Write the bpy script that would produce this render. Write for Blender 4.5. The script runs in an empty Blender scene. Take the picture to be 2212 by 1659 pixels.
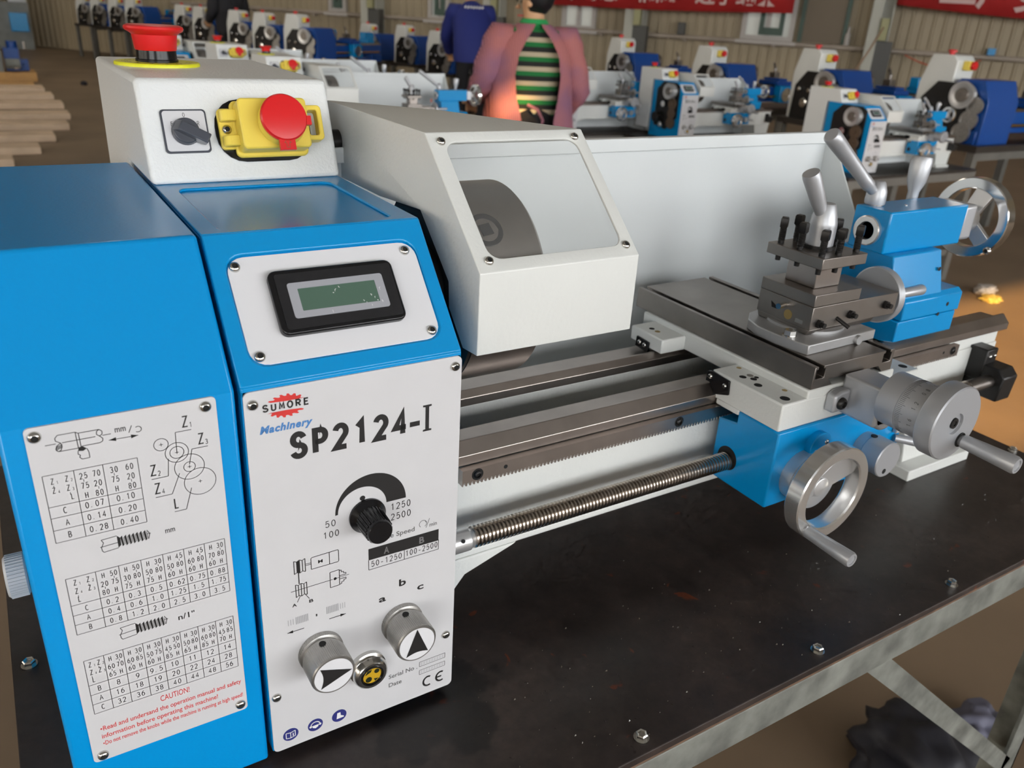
import bpy, bmesh, math, random
from mathutils import Vector, Matrix
random.seed(7)
SC = bpy.context.scene
COL = SC.collection
PI = math.pi

# ------------------------------------------------------------------ camera
def cam_rows(pitch, yaw, roll):
    cp, sp, cy, sy, cr, sr = math.cos(pitch), math.sin(pitch), math.cos(yaw), math.sin(yaw), math.cos(roll), math.sin(roll)
    fwd = Vector((sy * cp, cy * cp, sp)); right = Vector((cy, -sy, 0)); up = right.cross(fwd)
    return right * cr + up * sr, up * cr - right * sr, fwd
CAM = Vector((-0.0873, -0.3869, 0.4377)); FPX = 1765.7
RT, UP, FW = cam_rows(-0.4278, 0.5728, 0.0616)
cd = bpy.data.cameras.new('camera'); co = bpy.data.objects.new('camera', cd); COL.objects.link(co)
co.matrix_world = Matrix(((RT.x, UP.x, -FW.x, CAM.x), (RT.y, UP.y, -FW.y, CAM.y), (RT.z, UP.z, -FW.z, CAM.z), (0, 0, 0, 1)))
cd.sensor_width = 36; cd.lens = 36 * FPX / 2212; cd.clip_start = 0.01; cd.clip_end = 200
cd.dof.use_dof = True; cd.dof.focus_distance = 0.52; cd.dof.aperture_fstop = 14.0
SC.camera = co
# ------------------------------------------------------------------ world, sun, exposure
SC.view_settings.view_transform = 'Standard'; SC.view_settings.look = 'None'
SC.view_settings.gamma = 1; SC.view_settings.use_curve_mapping = False
SC.view_settings.exposure = 0.22
SC.cycles.max_bounces = 5; SC.cycles.diffuse_bounces = 2; SC.cycles.adaptive_threshold = 0.05; SC.cycles.adaptive_min_samples = 12; SC.cycles.glossy_bounces = 3; SC.cycles.transparent_max_bounces = 8
w = bpy.data.worlds.new('sky'); SC.world = w; w.use_nodes = True
bg = w.node_tree.nodes['Background']; bg.inputs[0].default_value = (0.75, 0.85, 1.0, 1); bg.inputs[1].default_value = 1.2
SUN_TO = Vector((-0.50, -0.75, 0.42)).normalized()          # direction towards the sun
sl = bpy.data.lights.new('sun', 'SUN'); so = bpy.data.objects.new('sun', sl); COL.objects.link(so)
sl.energy = 11.0; sl.angle = 0.01; sl.color = (1.0, 0.60, 0.22)
so.rotation_euler = SUN_TO.to_track_quat('Z', 'Y').to_euler()
WIN_FRONT = 7.4      # daylight through the frosted windows of the wall behind the photographer, two of them added fill
ROOF_FILL = 2.8        # unseen roof strips added to brighten the back
FLOOR = -0.87

# ------------------------------------------------------------------ materials
def lin(c):
    if isinstance(c, str):
        c = tuple(int(c[i:i + 2], 16) / 255 for i in (0, 2, 4))
    return tuple(v / 12.92 if v <= 0.04045 else ((v + 0.055) / 1.055) ** 2.4 for v in c) + (1,)
MATS = {}
def mat(name, col, rough=0.5, metal=0.0, bump=None, vary=None, coat=0.0, emit=None, trans=0.0, spec=None, aniso=0.0):
    """bump=(scale, strength, distance); vary=(scale, amount 0..1 darker/lighter)"""
    m = bpy.data.materials.new(name); MATS[name] = m; m.use_nodes = True
    nt = m.node_tree; b = nt.nodes['Principled BSDF']
    c = lin(col) if isinstance(col, str) else tuple(col) + (1,)
    b.inputs['Base Color'].default_value = c
    b.inputs['Roughness'].default_value = rough; b.inputs['Metallic'].default_value = metal
    b.inputs['Coat Weight'].default_value = coat; b.inputs['Coat Roughness'].default_value = 0.15
    if spec is not None: b.inputs['Specular IOR Level'].default_value = spec
    if aniso: b.inputs['Anisotropic'].default_value = aniso
    if trans: b.inputs['Transmission Weight'].default_value = trans
    if emit:
        b.inputs['Emission Color'].default_value = c; b.inputs['Emission Strength'].default_value = emit
    tc = nt.nodes.new('ShaderNodeTexCoord')
    if vary:
        n = nt.nodes.new('ShaderNodeTexNoise'); n.inputs['Scale'].default_value = vary[0]; n.inputs['Detail'].default_value = 5
        nt.links.new(tc.outputs['Object'], n.inputs['Vector'])
        r = nt.nodes.new('ShaderNodeMapRange'); r.inputs[1].default_value = 0.3; r.inputs[2].default_value = 0.7
        r.inputs[3].default_value = 1 - vary[1]; r.inputs[4].default_value = 1 + vary[1]
        nt.links.new(n.outputs['Fac'], r.inputs[0])
        mx = nt.nodes.new('ShaderNodeVectorMath'); mx.operation = 'SCALE'; mx.inputs[0].default_value = c[:3]
        nt.links.new(r.outputs[0], mx.inputs['Scale']); nt.links.new(mx.outputs[0], b.inputs['Base Color'])
    if bump:
        n = nt.nodes.new('ShaderNodeTexNoise'); n.inputs['Scale'].default_value = bump[0]; n.inputs['Detail'].default_value = 3
        nt.links.new(tc.outputs['Object'], n.inputs['Vector'])
        bp = nt.nodes.new('ShaderNodeBump'); bp.inputs['Strength'].default_value = bump[1]; bp.inputs['Distance'].default_value = bump[2]
        nt.links.new(n.outputs['Fac'], bp.inputs['Height']); nt.links.new(bp.outputs[0], b.inputs['Normal'])
    return m
mat('blue', (0.0, 0.272, 0.65), 0.27, bump=(420, 0.25, 0.0004), spec=0.4)
mat('blue_cast', (0.0, 0.262, 0.61), 0.22, bump=(300, 0.15, 0.0003), spec=0.45)
mat('navy', (0.003, 0.06, 0.29), 0.35, bump=(60, 0.2, 0.001))
mat('cream', (0.70, 0.71, 0.68), 0.36, bump=(330, 0.5, 0.0006), vary=(6, 0.03))
mat('cream_rough', (0.74, 0.755, 0.745), 0.33, bump=(520, 0.55, 0.0008))
mat('white_sheet', (0.70, 0.73, 0.73), 0.4, bump=(120, 0.08, 0.0005), vary=(3, 0.03))
mat('plate', (0.60, 0.595, 0.605), 0.42, vary=(40, 0.015))
mat('display_plate', (0.70, 0.70, 0.72), 0.4)
mat('ink', (0.012, 0.011, 0.011), 0.5)
mat('ink_soft', (0.10, 0.10, 0.10), 0.5)
mat('ink_red', (0.62, 0.035, 0.03), 0.5)
mat('ink_blue', (0.06, 0.20, 0.47), 0.5)
mat('ink_navy', (0.025, 0.03, 0.18), 0.5)
mat('ink_white', (0.78, 0.77, 0.77), 0.5)
mat('ink_grey', (0.36, 0.36, 0.37), 0.5)
mat('black_plastic', (0.006, 0.006, 0.007), 0.22, spec=0.35)
mat('black_satin', (0.014, 0.014, 0.016), 0.30, vary=(300, 0.15))
mat('grey_plastic', (0.06, 0.065, 0.08), 0.3)
mat('silver_paint', (0.42, 0.43, 0.47), 0.45, metal=0.3)
mat('lcd', (0.075, 0.135, 0.10), 0.12)
mat('chrome', (0.78, 0.77, 0.75), 0.14, metal=1.0)
mat('polished', (0.76, 0.75, 0.73), 0.22, metal=0.85, vary=(25, 0.05))
mat('screw_steel', (0.62, 0.61, 0.58), 0.2, metal=1.0)
mat('ground_steel', (0.40, 0.355, 0.325), 0.33, metal=1.0, bump=(700, 0.05, 0.0001), vary=(30, 0.10))
mat('slide_steel', (0.27, 0.245, 0.225), 0.38, metal=1.0, vary=(25, 0.12))
mat('chuck_steel', (0.36, 0.33, 0.31), 0.33, metal=1.0, vary=(60, 0.06))
mat('screw_thread', (0.46, 0.41, 0.36), 0.26, metal=1.0, vary=(50, 0.12))
mat('cast_aluminium', (0.46, 0.47, 0.49), 0.42, metal=0.6, bump=(500, 0.08, 0.0003))
mat('satin_chrome', (0.60, 0.60, 0.60), 0.33, metal=0.7)
mat('switch_silver', (0.72, 0.72, 0.74), 0.3, metal=0.25)
mat('knurl', (0.42, 0.41, 0.39), 0.36, metal=0.9, vary=(80, 0.15))
mat('swivel_iron', (0.46, 0.46, 0.46), 0.42, metal=0.7, vary=(40, 0.08))
mat('black_iron', (0.016, 0.015, 0.015), 0.38, metal=0.3)
mat('hole', (0.004, 0.004, 0.004), 0.8)
mat('brass', (0.42, 0.30, 0.12), 0.4, metal=0.8)
mat('red_plastic', (0.66, 0.012, 0.014), 0.33, bump=(900, 0.05, 0.0002))
mat('yellow_plastic', (0.84, 0.64, 0.09), 0.35)
mat('yellow_disc', (0.72, 0.72, 0.02), 0.4)
mat('amber_glass', (0.55, 0.33, 0.02), 0.1)
mat('oil_dark', (0.02, 0.025, 0.012), 0.15)
mat('white_plastic', (0.55, 0.57, 0.60), 0.4)
mat('orange_plastic', (0.85, 0.10, 0.02), 0.4)
mat('galv', (0.185, 0.19, 0.17), 0.5, metal=0.1, vary=(34, 0.42), bump=(60, 0.15, 0.0006))
mat('ply_edge', (0.13, 0.075, 0.045), 0.7, vary=(60, 0.4))
mat('bench_steel', (0.16, 0.155, 0.14), 0.5, metal=0.2, vary=(5, 0.15))
mat('dark_top', (0.03, 0.024, 0.02), 0.45)
mat('floor', (0.20, 0.140, 0.088), 0.55, vary=(1.3, 0.22), bump=(14, 0.1, 0.01))
mat('wall_sheet', (0.37, 0.305, 0.205), 0.55, vary=(0.8, 0.1))
mat('wall_backing', (0.25, 0.21, 0.15), 0.7)
mat('roof', (0.32, 0.31, 0.29), 0.8)
mat('pipe', (0.34, 0.29, 0.24), 0.5, vary=(2, 0.15))
mat('column_paint', (0.46, 0.46, 0.40), 0.5, vary=(1, 0.1))
mat('column_dark', (0.075, 0.075, 0.07), 0.5)
mat('banner_red', (0.42, 0.018, 0.018), 0.7, vary=(1.5, 0.15))
mat('banner_ink', (0.62, 0.42, 0.40), 0.7)
mat('frame_white', (0.45, 0.42, 0.39), 0.5)
mat('frame_green', (0.05, 0.09, 0.07), 0.5)
mat('door_brown', (0.16, 0.125, 0.085), 0.6)
mat('box_olive', (0.34, 0.33, 0.17), 0.5)
mat('box_yellow', (0.50, 0.36, 0.08), 0.6)
mat('wood', (0.66, 0.50, 0.35), 0.65, vary=(4, 0.15))
mat('wood_raw', (0.52, 0.29, 0.10), 0.65, vary=(6, 0.15))
mat('carton', (0.24, 0.11, 0.045), 0.8)
mat('rag_black', (0.012, 0.012, 0.018), 0.6)
mat('rag_grey', (0.13, 0.13, 0.18), 0.7)
mat('iron_grey', (0.17, 0.18, 0.17), 0.5, vary=(6, 0.2))
mat('gear_brown', (0.17, 0.12, 0.085), 0.45, metal=0.8)
mat('bronze_glint', (0.55, 0.36, 0.16), 0.25, metal=1.0)
mat('skin', (0.62, 0.35, 0.19), 0.55)
mat('hair', (0.006, 0.006, 0.008), 0.45)
mat('trousers', (0.006, 0.006, 0.009), 0.8)
mat('jacket_blue', (0.012, 0.022, 0.17), 0.75)
mat('dark_cloth', (0.015, 0.015, 0.02), 0.8)
mat('green_collar', (0.03, 0.36, 0.10), 0.75)
mat('cable_orange', (0.5, 0.09, 0.04), 0.6)
mat('cable_tan', (0.42, 0.30, 0.20), 0.6)
mat('pane', (0.45, 0.46, 0.42), 0.25, emit=0.25)
mat('frosted_window', (0.97, 0.985, 1.0), 0.6, emit=WIN_FRONT)
mat('frosted_window_dim', (1.0, 0.93, 0.82), 0.6, emit=WIN_FRONT * 0.6)
mat('roof_fill_strip', (1.0, 0.92, 0.80), 0.6, emit=ROOF_FILL)

def nodes_of(name, col=(1, 1, 1), rough=0.5):
    m = mat(name, col, rough); return m, m.node_tree, m.node_tree.nodes['Principled BSDF']
def ramp(nt, stops, interp='LINEAR'):
    r = nt.nodes.new('ShaderNodeValToRGB'); r.color_ramp.interpolation = interp
    els = r.color_ramp.elements
    while len(els) > 1: els.remove(els[-1])
    els[0].position, els[0].color = stops[0][0], tuple(stops[0][1]) + (1,)
    for p, c in stops[1:]:
        e = els.new(p); e.color = tuple(c) + (1,)
    return r
# worn black film-faced plywood: scuffs, a darker patch, orange wear marks
m, nt, b = nodes_of('bench_top', (0.02, 0.015, 0.014), 0.4)
tc = nt.nodes.new('ShaderNodeTexCoord')
n1 = nt.nodes.new('ShaderNodeTexNoise'); n1.inputs['Scale'].default_value = 9; n1.inputs['Detail'].default_value = 8
n2 = nt.nodes.new('ShaderNodeTexNoise'); n2.inputs['Scale'].default_value = 46; n2.inputs['Detail'].default_value = 6; n2.inputs['Distortion'].default_value = 0.6
for n in (n1, n2): nt.links.new(tc.outputs['Object'], n.inputs['Vector'])
r1 = ramp(nt, [(0.3, (0.019, 0.015, 0.014)), (0.55, (0.038, 0.028, 0.025)), (0.75, (0.060, 0.043, 0.036))])
nt.links.new(n1.outputs['Fac'], r1.inputs[0])
r2 = ramp(nt, [(0.685, (0, 0, 0)), (0.72, (1, 1, 1))]); nt.links.new(n2.outputs['Fac'], r2.inputs[0])
mx = nt.nodes.new('ShaderNodeMix'); mx.data_type = 'RGBA'
nt.links.new(r2.outputs[0], mx.inputs['Factor']); nt.links.new(r1.outputs[0], mx.inputs['A']); mx.inputs['B'].default_value = (0.13, 0.032, 0.012, 1)
n3 = nt.nodes.new('ShaderNodeTexNoise'); n3.inputs['Scale'].default_value = 55; n3.inputs['Detail'].default_value = 10; n3.inputs['Roughness'].default_value = 0.75; nt.links.new(tc.outputs['Object'], n3.inputs['Vector'])
r4 = ramp(nt, [(0.35, (0.62, 0.60, 0.60)), (0.6, (1.1, 1.05, 1.0)), (0.8, (2.1, 2.0, 1.95))]); nt.links.new(n3.outputs['Fac'], r4.inputs[0])
mu = nt.nodes.new('ShaderNodeMix'); mu.data_type = 'RGBA'; mu.blend_type = 'MULTIPLY'; mu.inputs['Factor'].default_value = 1.0; nt.links.new(mx.outputs['Result'], mu.inputs['A']); nt.links.new(r4.outputs[0], mu.inputs['B'])
# darker patch with a ragged edge beside the headstock
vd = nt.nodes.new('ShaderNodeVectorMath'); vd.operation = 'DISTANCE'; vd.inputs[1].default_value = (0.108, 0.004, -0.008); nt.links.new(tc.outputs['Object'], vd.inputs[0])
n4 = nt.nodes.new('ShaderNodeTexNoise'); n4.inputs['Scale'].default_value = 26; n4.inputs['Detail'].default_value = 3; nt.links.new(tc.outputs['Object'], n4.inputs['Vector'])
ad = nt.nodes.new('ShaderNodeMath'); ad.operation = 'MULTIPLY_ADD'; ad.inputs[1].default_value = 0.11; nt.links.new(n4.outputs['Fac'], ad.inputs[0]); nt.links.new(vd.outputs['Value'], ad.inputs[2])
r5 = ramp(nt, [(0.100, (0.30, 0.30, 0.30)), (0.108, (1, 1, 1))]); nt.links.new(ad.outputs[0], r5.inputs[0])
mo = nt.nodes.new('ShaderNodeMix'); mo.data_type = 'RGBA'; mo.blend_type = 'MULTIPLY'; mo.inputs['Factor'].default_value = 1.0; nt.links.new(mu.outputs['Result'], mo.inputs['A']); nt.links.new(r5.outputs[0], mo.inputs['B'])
nt.links.new(mo.outputs['Result'], b.inputs['Base Color'])
r3 = ramp(nt, [(0.3, (0.28, 0.28, 0.28)), (0.7, (0.55, 0.55, 0.55))]); nt.links.new(n1.outputs['Fac'], r3.inputs[0]); nt.links.new(r3.outputs[0], b.inputs['Roughness'])
bp = nt.nodes.new('ShaderNodeBump'); bp.inputs['Strength'].default_value = 0.12; bp.inputs['Distance'].default_value = 0.001
nt.links.new(n2.outputs['Fac'], bp.inputs['Height']); nt.links.new(bp.outputs[0], b.inputs['Normal'])
# striped sweater (stripes run round the body)
m, nt, b = nodes_of('striped_knit', (1, 1, 1), 0.85)
tc = nt.nodes.new('ShaderNodeTexCoord'); sx = nt.nodes.new('ShaderNodeSeparateXYZ'); nt.links.new(tc.outputs['Object'], sx.inputs[0])
ma = nt.nodes.new('ShaderNodeMath'); ma.operation = 'MULTIPLY'; ma.inputs[1].default_value = 1 / 0.07; nt.links.new(sx.outputs['Z'], ma.inputs[0])
mf = nt.nodes.new('ShaderNodeMath'); mf.operation = 'FRACT'; nt.links.new(ma.outputs[0], mf.inputs[0])
rr = ramp(nt, [(0, (0.012, 0.012, 0.011)), (0.35, (0.008, 0.16, 0.035)), (0.67, (0.48, 0.40, 0.27))], 'CONSTANT')
nt.links.new(mf.outputs[0], rr.inputs[0]); nt.links.new(rr.outputs[0], b.inputs['Base Color'])
# finely striped work smock: pink with violet and orange pin stripes
m, nt, b = nodes_of('smock', (1, 1, 1), 0.8)
tc = nt.nodes.new('ShaderNodeTexCoord')
n1 = nt.nodes.new('ShaderNodeTexNoise'); n1.inputs['Scale'].default_value = 5.0; n1.inputs['Detail'].default_value = 2
wv = nt.nodes.new('ShaderNodeTexWave'); wv.inputs['Scale'].default_value = 34; wv.inputs['Distortion'].default_value = 1.2
nt.links.new(tc.outputs['Object'], n1.inputs['Vector']); nt.links.new(tc.outputs['Object'], wv.inputs['Vector'])
rr = ramp(nt, [(0.35, (0.38, 0.17, 0.27)), (0.65, (0.60, 0.21, 0.20))]); nt.links.new(n1.outputs['Fac'], rr.inputs[0])
mx = nt.nodes.new('ShaderNodeMix'); mx.data_type = 'RGBA'; mx.blend_type = 'MULTIPLY'; mx.inputs['Factor'].default_value = 0.6
nt.links.new(rr.outputs[0], mx.inputs['A']); nt.links.new(wv.outputs['Color'], mx.inputs['B']); nt.links.new(mx.outputs['Result'], b.inputs['Base Color'])
# clear acrylic pane
m = bpy.data.materials.new('acrylic'); MATS['acrylic'] = m; m.use_nodes = True; nt = m.node_tree; nt.nodes.remove(nt.nodes['Principled BSDF'])
tr = nt.nodes.new('ShaderNodeBsdfTransparent'); tr.inputs[0].default_value = (0.985, 0.99, 0.985, 1)
gl = nt.nodes.new('ShaderNodeBsdfGlossy'); gl.inputs['Roughness'].default_value = 0.08
df = nt.nodes.new('ShaderNodeBsdfDiffuse'); df.inputs[0].default_value = (0.8, 0.8, 0.8, 1)
m1 = nt.nodes.new('ShaderNodeMixShader'); m1.inputs[0].default_value = 0.035; nt.links.new(tr.outputs[0], m1.inputs[1]); nt.links.new(df.outputs[0], m1.inputs[2])
m2 = nt.nodes.new('ShaderNodeMixShader'); m2.inputs[0].default_value = 0.05; nt.links.new(m1.outputs[0], m2.inputs[1]); nt.links.new(gl.outputs[0], m2.inputs[2])
nt.links.new(m2.outputs[0], nt.nodes['Material Output'].inputs[0])

# ------------------------------------------------------------------ mesh helpers (millimetres in, metres out)
AX = {'x': Vector((1, 0, 0)), 'y': Vector((0, 1, 0)), 'z': Vector((0, 0, 1)), '-x': Vector((-1, 0, 0)), '-y': Vector((0, -1, 0)), '-z': Vector((0, 0, -1))}
def frame(o, u, v):
    u = Vector(u).normalized(); v = Vector(v).normalized(); n = u.cross(v)
    return Matrix(((u.x, v.x, n.x, o[0]), (u.y, v.y, n.y, o[1]), (u.z, v.z, n.z, o[2]), (0, 0, 0, 1)))
I4 = Matrix.Identity(4)
class MB:
    def __init__(s, M=None): s.v = []; s.f = []; s.M = M or I4
    def add(s, vs, fs):
        k = len(s.v); s.v += [s.M @ Vector(p) for p in vs]; s.f += [[i + k for i in f] for f in fs]; return s
    def box(s, x0, x1, y0, y1, z0, z1):
        return s.add([(x, y, z) for z in (z0, z1) for y in (y0, y1) for x in (x0, x1)],
                     [(0, 2, 3, 1), (4, 5, 7, 6), (0, 1, 5, 4), (2, 6, 7, 3), (0, 4, 6, 2), (1, 3, 7, 5)])
    def prism(s, pts, ax, a, b):
        def P(p, t): return {'x': (t, p[0], p[1]), 'y': (p[0], t, p[1]), 'z': (p[0], p[1], t)}[ax]
        n = len(pts)
        return s.add([P(p, a) for p in pts] + [P(p, b) for p in pts],
                     [list(range(n))[::-1], [n + i for i in range(n)]] + [(i, (i + 1) % n, n + (i + 1) % n, n + i) for i in range(n)])
    def rev(s, prof, o, ax, n=24, closed=False):
        """prof: (t along axis, r)"""
        d = AX[ax] if isinstance(ax, str) else Vector(ax).normalized()
        q = d.orthogonal().normalized(); w = d.cross(q); o = Vector(o); vs = []; fs = []
        for t, r in prof:
            for i in range(n):
                a = 2 * PI * i / n; vs.append(o + d * t + (q * math.cos(a) + w * math.sin(a)) * max(r, 1e-4))
        k = len(prof)
        for j in range(k if closed else k - 1):
            j2 = (j + 1) % k
            for i in range(n): fs.append((j * n + i, j * n + (i + 1) % n, j2 * n + (i + 1) % n, j2 * n + i))
        if not closed:
            fs.append(tuple(range(n))[::-1]); fs.append(tuple((k - 1) * n + i for i in range(n)))
        return s.add(vs, fs)
    def cyl(s, o, ax, r, h, n=24, r2=None): return s.rev([(0, r), (h, r if r2 is None else r2)], o, ax, n)
    def rod(s, p, q, r, n=12, r2=None):
        d = Vector(q) - Vector(p); return s.cyl(p, d, r, d.length, n, r2)
    def tube(s, pts, r, n=8):
        for a, b in zip(pts[:-1], pts[1:]): s.rod(a, b, r, n)
        return s
    def sweep(s, pts, rad, n=8):
        """one continuous tube along a path"""
        P = [Vector(p) for p in pts]; R = rad if isinstance(rad, (list, tuple)) else [rad] * len(P); vs = []; fs = []
        for i, p in enumerate(P):
            d = (P[min(i + 1, len(P) - 1)] - P[max(i - 1, 0)]).normalized(); q = d.cross(Vector((0.13, 0.21, 0.97))).normalized(); w2 = d.cross(q)
            for j in range(n):
                a = 2 * PI * j / n; vs.append(p + (q * math.cos(a) + w2 * math.sin(a)) * R[i])
        for i in range(len(P) - 1):
            for j in range(n): fs.append((i * n + j, i * n + (j + 1) % n, (i + 1) * n + (j + 1) % n, (i + 1) * n + j))
        fs.append(tuple(range(n))); fs.append(tuple((len(P) - 1) * n + j for j in range(n)))
        return s.add(vs, fs)
    def loft(s, rings, cap=True, close=True):
        n = len(rings[0]); vs = [p for r in rings for p in r]; fs = []
        for i in range(len(rings) - 1):
            for j in range(n if close else n - 1): fs.append((i * n + j, i * n + (j + 1) % n, (i + 1) * n + (j + 1) % n, (i + 1) * n + j))
        if cap: fs += [tuple(range(n)), tuple((len(rings) - 1) * n + j for j in range(n))]
        return s.add(vs, fs)
    def holed(s, outer, holes, w0, w1):
        """plate in the local xy plane with holes, thickness w0..w1"""
        bm = bmesh.new(); loops = [outer] + holes
        for lp in loops:
            vs = [bm.verts.new((p[0], p[1], w1)) for p in lp]
            for i in range(len(vs)): bm.edges.new((vs[i], vs[(i + 1) % len(vs)]))
        bmesh.ops.triangle_fill(bm, edges=bm.edges[:], use_beauty=True)
        bm.verts.index_update(); top = [tuple(v.co) for v in bm.verts]; tri = [[v.index for v in f.verts] for f in bm.faces]; bm.free()
        n = len(top); fs = tri + [[i + n for i in t][::-1] for t in tri]; k = 0
        for lp in loops:
            m_ = len(lp)
            fs += [(k + i, k + (i + 1) % m_, n + k + (i + 1) % m_, n + k + i) for i in range(m_)]; k += m_
        return s.add(top + [(p[0], p[1], w0) for p in top], fs)
    def mesh(s, name):
        bm = bmesh.new(); V = [bm.verts.new(p * 0.001) for p in s.v]
        for f in s.f:
            if len(set(f)) > 2:
                try: bm.faces.new([V[i] for i in f])
                except ValueError: pass
        bmesh.ops.recalc_face_normals(bm, faces=bm.faces[:])
        me = bpy.data.meshes.new(name); bm.to_mesh(me); bm.free(); return me
    def build(s, name, material, parent=None, bevel=0, seg=2, smooth=35, recalc=True):
        me = s.mesh(name); return link(name, me, material, parent, bevel, seg, smooth)
def link(name, me, material, parent=None, bevel=0, seg=2, smooth=35):
    for mt in (material if isinstance(material, (list, tuple)) else [material]):
        me.materials.append(MATS[mt])
    if smooth:
        me.shade_smooth(); me.set_sharp_from_angle(angle=math.radians(smooth))
    o = bpy.data.objects.new(name, me); COL.objects.link(o)
    if parent:
        o.parent = parent; o.location = -world_loc(parent)
    if bevel:
        b = o.modifiers.new('bevel', 'BEVEL'); b.width = bevel * 0.001; b.segments = seg; b.limit_method = 'ANGLE'; b.angle_limit = math.radians(40)
    return o
def world_loc(o):
    v = Vector(o.location); p = o.parent
    while p: v += Vector(p.location); p = p.parent
    return v
def tag(o, label, cat, group=None, kind=None):
    o['label'] = label
    if cat: o['category'] = cat
    if group: o['group'] = group
    if kind: o['kind'] = kind
    return o
def struct(o, label=None):
    o['kind'] = 'structure'
    if label: o['label'] = label
    return o
def thing(name, label, cat, loc=(0, 0, 0), rz=0, group=None):
    o = bpy.data.objects.new(name, None); COL.objects.link(o); o.location = loc; o.rotation_euler = (0, 0, rz); o.empty_display_size = 0.05
    return tag(o, label, cat, group)
def copy_tree(o, parent=None, skip=()):
    c = o.copy(); COL.objects.link(c); c.parent = parent
    for ch in o.children:
        if ch.name.split('.')[0] not in skip: copy_tree(ch, c, skip)
    return c
def rrect(x0, x1, y0, y1, r, n=5):
    pts = []
    for cx, cy, a0 in ((x1 - r, y1 - r, 0), (x0 + r, y1 - r, 90), (x0 + r, y0 + r, 180), (x1 - r, y0 + r, 270)):
        for i in range(n + 1):
            a = math.radians(a0 + 90 * i / n); pts.append((cx + r * math.cos(a), cy + r * math.sin(a)))
    return pts
def plate(mb, x0, x1, y0, y1, r, w0, w1): return mb.prism(rrect(x0, x1, y0, y1, r), 'z', w0, w1)
# print: text and line work laid on a plate frame
_glyph = {}
def glyphs(s, bold=0.0, shear=0.0):
    k = (s, bold, shear); sp_ = 1.12 if bold > 0.025 else 1.0
    if k not in _glyph:
        cu = bpy.data.curves.new('t', 'FONT'); cu.body = s; cu.size = 1; cu.offset = bold; cu.shear = shear; cu.resolution_u = 3; cu.space_character = sp_
        o = bpy.data.objects.new('t', cu); COL.objects.link(o)
        dg = bpy.context.evaluated_depsgraph_get(); me = bpy.data.meshes.new_from_object(o.evaluated_get(dg))
        vs = [tuple(v.co) for v in me.vertices]; fs = [tuple(p.vertices) for p in me.polygons]
        bpy.data.objects.remove(o); bpy.data.curves.remove(cu); bpy.data.meshes.remove(me)
        xs = [v[0] for v in vs] or [0, 1]; ys = [v[1] for v in vs] or [0, 1]
        _glyph[k] = (vs, fs, min(xs), max(xs), min(ys), max(ys))
    return _glyph[k]
def _arc(cx, cy, rx, ry, a0, a1, n=14): return [(cx + rx * math.cos(math.radians(a0 + (a1 - a0) * i / n)), cy + ry * math.sin(math.radians(a0 + (a1 - a0) * i / n))) for i in range(n + 1)]
STROKE = {'0': [_arc(.3, .5, .27, .5, 90, 450, 24)], '1': [[(.12, .78), (.34, 1), (.34, 0)]], '2': [_arc(.3, .72, .26, .28, 165, -35) + [(.05, 0), (.57, 0)]],
 '3': [_arc(.28, .76, .24, .24, 155, -90) + _arc(.28, .26, .28, .26, 90, -155)], '4': [[(.43, 0), (.43, 1), (.02, .3), (.6, .3)]], '5': [[(.53, 1), (.14, 1), (.08, .52)] + _arc(.29, .33, .28, .33, 135, -150)],
 '6': [_arc(.3, .32, .27, .32, 90, 450, 22), _arc(.56, .34, .53, .66, 180, 98)], '7': [[(.04, 1), (.57, 1), (.25, 0)]], '8': [_arc(.3, .75, .23, .25, 90, 450, 20), _arc(.3, .26, .27, .26, 90, 450, 20)],
 '9': [_arc(.3, .68, .27, .32, 90, 450, 22), _arc(.04, .66, .53, .66, 0, -82)], '.': [[(.12, .0), (.12, .09)]], '-': [[(.08, .38), (.5, .38)]], ' ': [],
 'H': [[(.05, 0), (.05, 1)], [(.55, 0), (.55, 1)], [(.05, .52), (.55, .52)]], 'Z': [[(.04, 1), (.56, 1), (.04, 0), (.58, 0)]], 'L': [[(.1, 1), (.1, 0), (.56, 0)]],
 'A': [[(.0, 0), (.3, 1), (.6, 0)], [(.12, .36), (.48, .36)]], 'B': [[(.08, 0), (.08, 1), (.3, 1)] + _arc(.3, .76, .22, .24, 90, -90) + [(.08, .52)], [(.3, .52)] + _arc(.3, .26, .26, .26, 90, -90) + [(.08, 0)]], 'C': [_arc(.33, .5, .29, .5, 48, 312, 20)],
 'U': [[(.06, 1), (.06, .3)] + _arc(.3, .28, .24, .28, 180, 360) + [(.54, 1)]], 'M': [[(.02, 0), (.08, 1), (.3, .25), (.52, 1), (.58, 0)]], 'O': [_arc(.3, .5, .3, .5, 90, 450, 24)], 'R': [[(.06, 0), (.06, 1), (.32, 1)] + _arc(.32, .75, .24, .25, 90, -90) + [(.06, .5)], [(.28, .5), (.58, 0)]], 'E': [[(.56, 1), (.08, 1), (.08, 0), (.58, 0)], [(.08, .52), (.5, .52)]],
 'S': [_arc(.31, .75, .25, .25, 15, 270) + _arc(.31, .25, .28, .25, 90, -165)], 'P': [[(.08, 0), (.08, 1), (.32, 1)] + _arc(.32, .74, .25, .26, 90, -90) + [(.08, .48)]]}
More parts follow.
